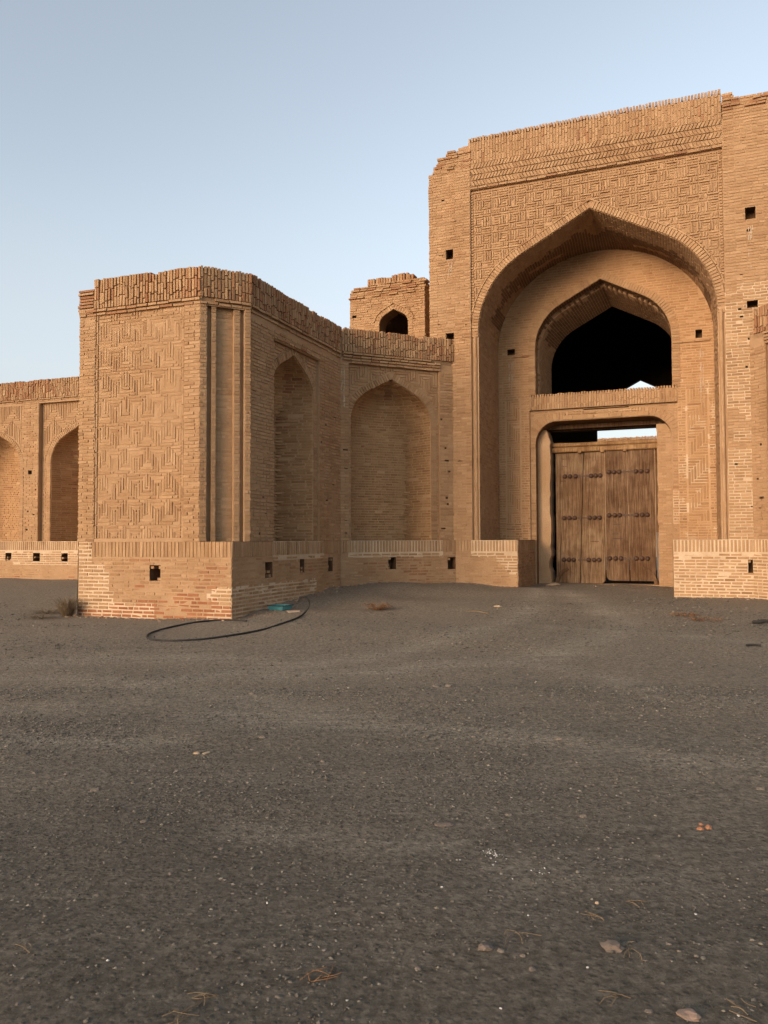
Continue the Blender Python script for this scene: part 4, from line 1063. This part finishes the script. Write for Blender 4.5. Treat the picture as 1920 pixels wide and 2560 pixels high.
# ---- flat roofs
mb = MB(); zr = 6.02
def xy(p): return (p[0], p[1], zr)
mb.face([xy(TF.P(-2.7, -.4, 0)), xy(TF.P(0, -.4, 0)), xy(CH.P(.9, -.4, 0)), xy(SD.P(3.9, -.45, 0)), xy(RW.P(.2, -.45, 0)), xy(RW.P(3.1, -.45, 0)), xy(PF.P(-.6, -9, 0)), xy(LW.P(2, -6, 0)), xy(LW.P(2, -.4, 0))], M_ROOF)
mb.face([xy(LW.P(-9, -.4, 0)), xy(LW.P(2, -.4, 0)), xy(LW.P(2, -6, 0)), xy(LW.P(-9, -6, 0))], M_ROOF)
mb.face([xy(RR.P(0, -.4, 0)), xy(RR.P(3, -.4, 0)), xy(RR.P(3, -6, 0)), xy(RR.P(0, -8, 0))], M_ROOF)
part('flat_roof', mb)
for fr, u, z, L, n, dq, par in ((PF, -.08, 8.46, .75, 4, .014, portal), (PF, 6.80, 8.40, 1.3, 6, .014, portal), (PF, .98, 6.30, .9, 6, D_IN + .014, inner), (PF, 5.82, 6.3, 1.6, 4, D_IN + .014, inner)):
    mb = MB(); streak(mb, fr, u, z, L, dq, int(u * 31 + 50), n); part('dropping_streak', mb, par)

# ------------------------------------------------------------------ loose things on the ground
def base(u): return np.array(u)
def tube(mb, pts, r, mat, n=8, cap=True):
    rings = []; P = [Vector(p) for p in pts]
    for i, p in enumerate(P):
        t = (P[min(i + 1, len(P) - 1)] - P[max(i - 1, 0)]).normalized(); a = t.cross(Vector((0, 0, 1)))
        a = a.normalized() if a.length > .05 else t.cross(Vector((1, 0, 0))).normalized(); b = a.cross(t)
        rr = r(i / (len(P) - 1)) if callable(r) else r
        k = len(mb.v); mb.v.extend([p + a * rr * math.cos(2 * math.pi * j / n) + b * rr * math.sin(2 * math.pi * j / n) for j in range(n)]); rings.append(k)
    m = mb.mi(mat)
    for x, y in zip(rings, rings[1:]):
        for j in range(n): l = (j + 1) % n; mb.f.append((x + j, x + l, y + l, y + j)); mb.m.append(m)
    if cap:
        mb.f.append(tuple(range(rings[0] + n - 1, rings[0] - 1, -1))); mb.m.append(m); mb.f.append(tuple(range(rings[-1], rings[-1] + n))); mb.m.append(m)
def smooth_path(p, k=6):
    out = []
    for i in range(len(p) - 1):
        p0, p1, p2, p3 = (Vector(p[max(0, min(len(p) - 1, j))]) for j in (i - 1, i, i + 1, i + 2))
        for s in range(k):
            t = s / k; out.append(.5 * ((2 * p1) + (p2 - p0) * t + (2 * p0 - 5 * p1 + 4 * p2 - p3) * t * t + (3 * p1 - p0 - 3 * p2 + p3) * t ** 3))
    return out + [Vector(p[-1])]
def put(mb, name, x, y, label, cat, group=None, rz=0, z=None, smooth=False, kind=None, sink=0):
    o = mb.build(name, None, smooth=smooth); o.location = (x, y, gzn(x, y) - sink if z is None else z); o.rotation_euler.z = rz
    if kind: o['kind'] = kind
    if label: tag(o, label, cat, group)
    return o

HOSE = [(-2.371, 13.292), (-2.65, 13.45), (-2.94, 13.452), (-3.162, 13.222), (-3.364, 12.954), (-3.526, 12.581), (-3.601, 12.137), (-3.568, 11.701), (-3.5, 11.401), (-3.424, 11.232), (-3.335, 11.145), (-3.138, 11.039), (-2.961, 11.0), (-2.66, 11.15), (-2.291, 11.579), (-1.916, 12.15), (-1.709, 12.6), (-1.538, 13.25), (-1.475, 13.75)]
hp = [(x, y, gzn(x, y) + .012) for x, y in HOSE]
hz = gzn(-1.44, 13.95)
hp += [(-1.425, 13.93, hz + .05), (-1.375, 13.98, hz + .13), (-1.365, 14.0, hz + .21), (-1.40, 14.0, hz + .285), (-1.47, 14.01, hz + .325), (-1.54, 14.03, hz + .295), (-1.58, 14.05, hz + .22)]
m = MB(); tube(m, smooth_path(hp, 6), .0155, M_HOSE); o = m.build('hose', None, smooth=True)
tag(o, 'black rubber hose looped on the ground before the tower, one end curling up', 'hose')

# turquoise broken tray by the tower side
tr = root('plastic_tray', 'broken turquoise plastic tray with black rim lying on the earth by the tower side', 'tray', (-2.0, 14.5, gzn(-2.0, 14.5)))
m = MB(); F = Fr(0, 0, -14)
Q = lambda u, d, z: F.P(u, d, z)
outer = [(-.17, .02, 0), (.10, .03, 0), (.20, -.12, 0), (-.10, -.18, 0)]; up = [(-.19, .05, .085), (.12, .055, .075), (.27, -.13, .10), (-.13, -.21, .10)]
o1 = [Q(*p) for p in outer]; u1_ = [Q(*p) for p in up]; i1 = [Q(p[0] * .93, p[1] * .93 - .005, p[2]) for p in up]; i0 = [Q(p[0] * .9, p[1] * .9, .035) for p in outer]
for k in range(4):
    l = (k + 1) % 4; m.face([o1[k], o1[l], u1_[l], u1_[k]], M_TEAL); m.face([u1_[k], u1_[l], i1[l], i1[k]], M_TEAL); m.face([i1[k], i1[l], i0[l], i0[k]], M_TEAL)
m.face(i0, M_STONE); m.face(o1[::-1], M_TEAL)
b_ = m.build('tray_body', tr)
m = MB(); tube(m, [Q(-.20, .05, .092), Q(-.05, .055, .085), (Vector(Q(.12, .055, .082))), Q(.28, -.06, .105), Q(.34, -.12, .12)], .008, M_HOSE); m.build('rim_bar', tr)
m = MB(); p = [(-.10, -.09), (.13, -.05), (.12, .09), (-.09, .06)]
m.hexa([(x, y, -.01) for x, y in p], [(x * .97, y * .97, .022) for x, y in p], M_TILE); put(m, 'tile_fragment', -1.70, 14.29, 'flat pale broken tile lying beside the turquoise tray', 'tile', rz=.3)

# stones
def stone(seed, r, flat=.65, mat=M_STONE, n=2, rough=.35, asp=1.2):
    bm = bmesh.new(); bmesh.ops.create_icosphere(bm, subdivisions=n, radius=1); off = Vector((seed * 3.7, seed * 1.3, seed * 7.1)); m = MB()
    for v in bm.verts:
        k = 1 + rough * noise.noise(v.co * 1.1 + off) + rough * .35 * noise.noise(v.co * 2.7 + off); c = v.co * k
        v.co = Vector((c.x * asp, c.y, c.z * flat)) * r
        if v.co.z < -r * flat * .45: v.co.z = -r * flat * .45
    m.v = [v.co.copy() + Vector((0, 0, r * flat * .30)) for v in bm.verts]; i = m.mi(mat)
    for f in bm.faces: m.f.append(tuple(v.index for v in f.verts)); m.m.append(i)
    bm.free(); return m
M_ST_BROWN = stone_mat('brown_stone', [(0.135, 0.109, 0.090), (0.153, 0.123, 0.100)]); M_ST_PINK = stone_mat('pinkish_stone', [(0.216, 0.157, 0.125), (0.234, 0.171, 0.135)])
put(stone(3, .032, .55, M_ST_BROWN, 2, .55, 1.2), 'stone', .80, 2.756, 'fist-sized smooth brown stone, largest on the gravel in the right foreground', 'stone', rz=-.5)
put(stone(9, .022, .62, M_ST_BROWN, 2, .7, 1.3), 'stone', .353, 2.756, 'brown knobbly stone left of the largest stone in the foreground', 'stone', rz=.3)
put(stone(14, .028, .42, M_ST_PINK, 2, .7, 1.3), 'stone', .913, 2.37, 'flat pinkish stone at the bottom right edge of the gravel', 'stone', rz=-.6)
put(stone(17, .0085, .8, M_BUFF, 2, .15, 1.05), 'pebble', .841, 3.109, 'small round yellowish pebble among the dark gravel in the right foreground', 'pebble', smooth=True)
WH = [(.339, 3.541), (.235, 3.247), (.545, 3.342), (.55, 3.013), (1.196, 3.016), (.68, 2.639), (.354, 2.416), (1.062, 2.369), (-.192, 3.026), (-.121, 2.469), (-.47, 3.114), (-.953, 2.69)]
G_W = 'white pebbles on the gravel'; L_W = 'tiny white pebble lying on the dark foreground gravel'
protos = [stone(20 + i, 1, .7, M_WHITE, 1, .35, 1.2).build('pebble', None) for i in range(3)]
def scatter(protos, pts, sizes, label, cat, group, name=None):
    rng = random.Random(len(pts)); first = set()
    for i, (x, y) in enumerate(pts):
        p = protos[i % len(protos)]; o = p if i < len(protos) else p.copy()
        if i >= len(protos): COL.objects.link(o)
        s = sizes(x, y, rng); o.scale = (s, s, s); o.location = (x, y, gzn(x, y) - s * .28); o.rotation_euler.z = rng.uniform(0, 6.28); tag(o, label, cat, group)
scatter(protos, WH, lambda x, y, r: r.uniform(.0045, .0065), L_W, 'pebble', G_W)
for i, (x, y, l) in enumerate(((-1.272, 5.256, 'chalky white stone, larger of a close pair left of centre'), (-1.21, 5.265, 'slim white stone, smaller of a close pair left of centre'), (.501, 7.548, 'flat white stone, left one of a pair on the open yard'), (.621, 7.543, 'upright white stone, right one of a pair on the open yard'))):
    put(stone(30 + i, (.019, .017, .035, .03)[i], (.6, .4, .35, .6)[i], M_STONE if i > 1 else M_BUFF, 2, .35, (1.2, 2.0, 1.8, 1.1)[i]), 'stone', x, y, l, 'stone', rz=i)
for i, (x, y, l) in enumerate(((1.578, 3.905, 'orange brick shard, left one of the cluster on the gravel at right'), (1.625, 3.92, 'orange brick shard, right one of the cluster on the gravel at right'), (1.604, 3.96, 'small orange brick shard behind two others on the gravel at right'))):
    put(stone(40 + i, (.018, .020, .012)[i], .6, M_SHARD, 1, .4), 'brick_shard', x, y, l, 'brick shard', rz=i)
GREY = [(1.249, 3.587), (1.354, 3.462), (1.297, 3.156), (.56, 2.92), (.518, 2.848), (1.006, 2.785), (1.07, 2.698), (.403, 2.74), (.474, 2.708), (1.404, 3.065), (1.088, 3.808), (.81, 3.222), (.47, 3.169), (1.023, 2.733), (.887, 2.675), (.108, 2.644), (.491, 2.628), (.803, 2.398), (-.41, 3.508), (-.312, 2.57), (-.444, 3.244), (-1.465, 3.288), (-1.271, 3.739), (-1.043, 2.88), (-.305, 3.327), (-.684, 3.326), (-.1, 2.946), (-.035, 3.478), (-.755, 2.797), (-.38, 2.546), (-.34, 2.489), (-.773, 3.674), (-.932, 3.385), (-1.309, 3.012), (-1.178, 3.197), (-1.145, 2.449)]
protos = [stone(50 + i, 1, .62, M_STONE, 2, .45, 1.25).build('pebble', None) for i in range(5)]
scatter(protos, GREY, lambda x, y, r: r.choice((.006, .007, .008, .009, .012)), 'grey brown pebble standing out of the finer foreground gravel', 'pebble', 'grey pebbles in the foreground')
FAR = [(-.886, 5.636), (-.784, 8.24), (-2.304, 7.854), (-.404, 5.074), (-2.162, 4.801), (-1.244, 4.023), (-.915, 5.366), (-1.859, 6.649), (-1.233, 7.221), (-.556, 5.149), (-1.951, 4.774), (-1.674, 4.493), (-.919, 4.659), (-1.497, 4.626), (1.249, 5.556), (.933, 4.609), (.655, 4.118), (2.151, 5.342), (3.524, 8.897), (4.69, 11.125), (.65, 5.67), (.745, 4.99), (.943, 5.197), (.315, 5.67), (1.04, 4.095), (1.342, 4.278), (2.155, 4.47)]
protos = [stone(70 + i, 1, .6, M_STONE, 2, .45, 1.3).build('stone', None) for i in range(5)]
scatter(protos, FAR, lambda x, y, r: r.choice((.014, .018, .022)) * (1 + max(0, y - 6) * .12), 'small grey stone lying loose on the open middle of the yard', 'stone', 'loose stones on the yard')
put(stone(90, .05, .5, M_BUFF, 2, .4, 1.5), 'stone', 2.171, 14.76, 'pale lump of rubble lying before the left portal plinth', 'stone')
put(stone(91, .03, .3, M_ST_BROWN, 2, .4, 1.6), 'stone', .30, 3.98, 'broad flat grey stone half sunk in the gravel right of centre', 'stone')
for i, (x, y, s, l) in enumerate(((4.497, 20.3, .10, 'large clod of rubble at the left foot of the wooden gate'), (4.36, 20.2, .07, 'small clod of rubble at the foot of the plastered pier'))): put(stone(93 + i, s, .5, M_BUFF, 2, .5, 1.5), 'rubble_clod', x, y, l, 'rubble')
m = MB(); tube(m, smooth_path([(-.15, .02, .03), (-.05, 0, .035), (.05, .01, .05), (.17, -.02, .03)], 3), lambda t: .035 * (1 - .5 * abs(t - .4)), M_HOSE, 6); put(m, 'charred_stick', 6.12, 12.52, 'short black charred stick lying at the right edge below the brick plinth', 'stick')
m = MB(); tube(m, smooth_path([(-.09, .0, .02), (0, .01, .025), (.09, -.02, .02)], 3), .016, M_HOSE, 6); put(m, 'charred_stick', 4.789, 10.045, 'short dark stick lying alone on the open yard at right', 'stick')
m = MB(); tube(m, smooth_path([(-.19, .2, .012), (-.02, .02, .03), (.1, -.1, .02), (.18, -.2, .012)], 3), .008, M_STRAW, 5); put(m, 'long_twig', 1.69, 13.97, 'long pale straight twig lying on the ground before the recess', 'twig')

# rubble and chips washed down along the foot of the walls
def bits(name, pts, mats, seed, rr, kind='stuff', flat=.6):
    rng = np.random.RandomState(seed); mb = MB(); bm = bmesh.new(); bmesh.ops.create_icosphere(bm, subdivisions=1, radius=1)
    V0 = np.array([v.co[:] for v in bm.verts]); F0 = np.array([[v.index for v in f.verts] for f in bm.faces]); bm.free()
    if len(pts) > 3000:
        V0 = np.array([(1, 0, 0), (0, 1, 0), (-1, 0, 0), (0, -1, 0), (0, 0, 1), (.6, .6, .55), (-.6, .6, .5), (-.6, -.6, .6), (.6, -.6, .5)], float)
        F0 = np.array([(0, 5, 8), (5, 4, 8), (0, 1, 5), (1, 6, 5), (5, 6, 4), (1, 2, 6), (2, 7, 6), (6, 7, 4), (2, 3, 7), (3, 8, 7), (7, 8, 4), (3, 0, 8)])
    N = len(pts); nv = len(V0); s = rr(rng, pts); th = rng.rand(N) * 6.283
    J = 1 + (rng.rand(N, nv, 1) - .5) * .75; V = V0[None] * J; sc = np.stack([1 + rng.rand(N) * .5, .7 + rng.rand(N) * .4, flat * (.7 + rng.rand(N) * .6)], 1)
    V = V * sc[:, None] * s[:, None, None]; c, n_ = np.cos(th)[:, None], np.sin(th)[:, None]
    X = V[:, :, 0] * c - V[:, :, 1] * n_; Y = V[:, :, 0] * n_ + V[:, :, 1] * c; zz = np.array([gzn(x, y) for x, y in pts])
    W = np.stack([X + np.array(pts)[:, :1], Y + np.array(pts)[:, 1:], V[:, :, 2] + zz[:, None] + s[:, None] * .12], 2).reshape(-1, 3)
    F = (F0[None] + (np.arange(N) * nv)[:, None, None]).reshape(-1, 3)
    me = bpy.data.meshes.new(name); me.from_pydata(W.tolist(), [], F.tolist())
    for mt in mats: me.materials.append(mt)
    me.polygons.foreach_set('material_index', np.repeat(rng.randint(0, len(mats), N), len(F0))); me.update()
    o = bpy.data.objects.new(name, me); COL.objects.link(o); o['kind'] = kind; return o
rng = random.Random(77); P = []
def along(fr, a, b, n, spread=.16):
    for _ in range(n):
        u = rng.uniform(a, b); d = .03 + abs(rng.gauss(0, spread)); x, y, _z = fr.P(u, d, 0); P.append((x, y))
along(TF, -2.7, .67, 150); along(SP, 0, 4.4, 110); along(RW, 0, 3, 70); along(PF, .0, 1.6, 45); along(PF, 5.1, 7, 60); along(PF.at(0, -2.3), 1.6, 5.1, 50, .3); along(LW, -6, 2, 80)
bits('rubble_chips', P, [M_BUFF, M_STONE, M_SHARD, M_TILE], 5, lambda r, p: .008 + .022 * r.rand(len(p)) ** 3)
rng = random.Random(78); P = [(.497 + rng.gauss(0, .03), 3.609 + rng.gauss(0, .045)) for _ in range(42)] + [(.667 + rng.gauss(0, .03), 3.42 + rng.gauss(0, .03)) for _ in range(10)]
o = bits('plaster_crumbs', P, [M_WHITE], 6, lambda r, p: .0015 + .0035 * r.rand(len(p)) ** 2)
# gravel: denser and coarser in patches
rng = random.Random(79); P = []
while len(P) < 24000:
    y = math.sqrt(rng.uniform(1.8 ** 2, 7.5 ** 2)); x = rng.uniform(-.62, .62) * y
    if rng.random() < .32 + .75 * noise.noise(Vector((x * .8, y * .8, 4))) + .3 * noise.noise(Vector((x * 2.6, y * 2.6, 9))): P.append((x, y))
while len(P) < 34000:
    y = math.sqrt(rng.uniform(7.0 ** 2, 17 ** 2)); x = rng.uniform(-.62, .62) * y
    if (y < 13.3 or x > 0 or x < -6.5) and rng.random() < .35 + .8 * noise.noise(Vector((x * .45, y * .45, 4))) - max(0, y - 12) * .05: P.append((x, y))
def gsz(r, p): y = np.array(p)[:, 1]; return (.0022 + .0062 * r.rand(len(p)) ** 3.0) * (1 + np.clip(y - 3, 0, 12) * .16)
bits('gravel', P, [M_GRAVEL], 7, gsz, flat=.6)

# straw
def straw_mesh(seed, L, r=.0012):
    rg = random.Random(seed); m = MB(); p = []; a = 0; x = y = 0
    for i in range(5): p.append((x - L / 2, y, .003 + .006 * rg.random())); a += rg.uniform(-.4, .4); x += L / 4 * math.cos(a); y += L / 4 * math.sin(a)
    tube(m, smooth_path(p, 2), r, M_STRAW, 4); return m
protos = [straw_mesh(i, (.05, .07, .09, .12, .06, .08)[i]).build('straw', None) for i in range(6)]
rng = random.Random(12); pts = []
while len(pts) < 52:
    y = math.sqrt(rng.uniform(2.3 ** 2, 5.4 ** 2)); pts.append((rng.uniform(-.48, .5) * y, y))
scatter(protos, pts, lambda x, y, r: r.uniform(.7, 1.2) * (1 + max(0, y - 3) * .12), 'single dry straw lying on the foreground gravel', 'straw', 'scattered dry straws')
CL = [(-.231, 2.605, 'tangle of brown dry twigs on the gravel left of centre at the bottom'), (-.626, 2.384, 'loose bundle of dry straw at the bottom edge, left of centre'), (-.572, 2.469, 'small knot of dry straw just above the bundle at the bottom edge'), (-1.272, 2.752, 'small curled dry root near the left edge of the foreground'), (.984, 3.112, 'star-shaped tuft of dry straw right of the yellowish pebble'), (.778, 2.976, 'forked dry twig below the yellowish pebble'), (.469, 2.817, 'crossed dry straws above the knobbly brown stone'), (.865, 2.72, 'crossed dry straws right of the largest brown stone'), (.699, 2.463, 'sprawling dry weed stem below the largest brown stone'), (1.09, 2.401, 'slanting dry stalk beside the flat pinkish stone')]
for i, (x, y, l) in enumerate(CL):
    rg = random.Random(i + 40); m = MB()
    for k in range(7 if i < 3 else 4):
        L = rg.uniform(.04, .10); a = rg.uniform(0, 3.14) if i != 9 else 2.4 + rg.uniform(-.1, .1); cx_, cy_ = rg.gauss(0, .022), rg.gauss(0, .02); h = rg.uniform(.003, .015)
        tube(m, smooth_path([(cx_ - math.cos(a) * L / 2, cy_ - math.sin(a) * L / 2, .003), (cx_ + rg.uniform(-.01, .01), cy_ + rg.uniform(-.01, .01), h), (cx_ + math.cos(a) * L / 2, cy_ + math.sin(a) * L / 2, .004 + h * rg.random())], 3), .0013, M_STRAW if i else M_BUSH, 4)
    put(m, 'dry_twigs', x, y, l, 'dry twigs')
def tuft(name, x, y, label, cat, n, rad_, h, mat, seed, up=1.0, leaf=.0):
    rg = random.Random(seed); m = MB()
    for _ in range(n):
        a = rg.uniform(0, 6.28); r0 = rad_ * .35 * math.sqrt(rg.random()); L = rad_ * rg.uniform(.4, 1.1); hh = h * rg.uniform(.3, 1.1) * up
        p0 = (r0 * math.cos(a), r0 * math.sin(a), 0); a2 = a + rg.uniform(-.6, .6); p2 = (p0[0] + L * math.cos(a2), p0[1] + L * math.sin(a2), hh); p1 = ((p0[0] + p2[0]) / 2 + rg.gauss(0, .02), (p0[1] + p2[1]) / 2 + rg.gauss(0, .02), hh * .75)
        w = .0035
        for (q0, q1) in ((p0, p1), (p1, p2)):
            d = Vector((-(q1[1] - q0[1]), q1[0] - q0[0], 0)); d = d.normalized() * w if d.length > 1e-6 else Vector((w, 0, 0))
            m.face([Vector(q0) - d, Vector(q0) + d, Vector(q1) + d * .6, Vector(q1) - d * .6], mat)
        if leaf:
            for _k in range(3):
                c = Vector(p1).lerp(Vector(p2), rg.random()) + Vector((rg.gauss(0, .015), rg.gauss(0, .015), rg.gauss(0, .01))); e = Vector((rg.uniform(-1, 1), rg.uniform(-1, 1), rg.uniform(-.5, .5))) * leaf; f = Vector((rg.uniform(-1, 1), rg.uniform(-1, 1), rg.uniform(-.5, .5))) * leaf * .5
                m.face([c - e, c - f, c + e, c + f], mat)
    return put(m, name, x, y, label, cat)
tuft('dry_bush', -.12, 14.7, 'low heap of rust brown dry leaves and twigs on the earth before the recess', 'dry bush', 130, .27, .13, M_BUSH, 1, leaf=.02)
tuft('dry_grass', -6.62, 15.2, 'pale dry grass sprawling on the ground left of the tower, rear patch', 'dry grass', 150, .42, .10, M_STRAW, 2)
tuft('dry_grass', -6.3, 14.2, 'pale dry grass trailing on the ground left of the tower, front patch', 'dry grass', 130, .42, .07, M_STRAW, 3)
tuft('dry_grass', -6.0, 14.62, 'fuzzy upright clump of dry golden grass at the left corner of the tower', 'dry grass', 420, .24, .34, M_STRAW, 4)
for i, (x, y, l, r) in enumerate(((5.33, 13.7, 'drift of fallen dry reddish leaves on the earth before the right plinth, rear part', .22), (5.42, 13.1, 'drift of fallen dry reddish leaves on the earth before the right plinth, front part', .26))):
    tuft('fallen_leaves', x, y, l, 'fallen leaves', 60, r, .05, M_BUSH, 8 + i, leaf=.022)

# ------------------------------------------------------------------ light, sky, camera
SUN_EL, SUN_AZ = 7.0, 224.0     # azimuth clockwise from +Y
w = bpy.data.worlds.new('World'); scn.world = w; w.use_nodes = True; nt = w.node_tree
sky = nt.nodes.new('ShaderNodeTexSky'); sky.sky_type = 'NISHITA'; sky.sun_disc = False
sky.sun_elevation = rad(SUN_EL); sky.sun_rotation = rad(SUN_AZ); sky.air_density = 1.0; sky.dust_density = 6.0; sky.ozone_density = 1.0; sky.altitude = 900
hs = nt.nodes.new('ShaderNodeHueSaturation'); hs.inputs['Saturation'].default_value = .55; hs.inputs['Value'].default_value = 1.08; nt.links.new(sky.outputs['Color'], hs.inputs['Color']); 
tcw = nt.nodes.new('ShaderNodeTexCoord'); sx = nt.nodes.new('ShaderNodeSeparateXYZ'); nt.links.new(tcw.outputs['Generated'], sx.inputs[0])
hz_ = ramp(nt, sx.outputs['Z'], [(0.0, .85), (.14, .60), (.42, 0.0)])       # pale dust haze low in the evening sky
skyc = mix(nt, hz_, hs.outputs['Color'], (1.72, 1.80, 1.92)); nt.links.new(skyc, nt.nodes['Background'].inputs['Color']); nt.nodes['Background'].inputs['Strength'].default_value = .15
sl = bpy.data.lights.new('sun', 'SUN'); sl.energy = 1.5; sl.angle = rad(32); sl.color = (1, .665, .42)
so = bpy.data.objects.new('sun', sl); COL.objects.link(so)
az = rad(SUN_AZ); el = rad(SUN_EL); sd_ = Vector((math.sin(az) * math.cos(el), math.cos(az) * math.cos(el), math.sin(el)))
so.rotation_euler = (-sd_).to_track_quat('-Z', 'Y').to_euler()
cam = bpy.data.cameras.new('camera'); cam.sensor_fit = 'VERTICAL'; cam.lens = 26; cam.sensor_height = 26 * 2560 / 1923; cam.clip_end = 4000; cam.clip_start = .05
co = bpy.data.objects.new('camera', cam); COL.objects.link(co)
co.matrix_world = Matrix.Translation((0, 0, 1.45)) @ Matrix.Rotation(rad(92.0), 4, 'X') @ Matrix.Rotation(rad(-.2), 4, 'Z')
scn.camera = co
scn.view_settings.view_transform = 'Standard'; scn.view_settings.look = 'None'; scn.view_settings.exposure = 1.45; scn.view_settings.gamma = 1
scn.cycles.max_bounces = 8; scn.cycles.diffuse_bounces = 8
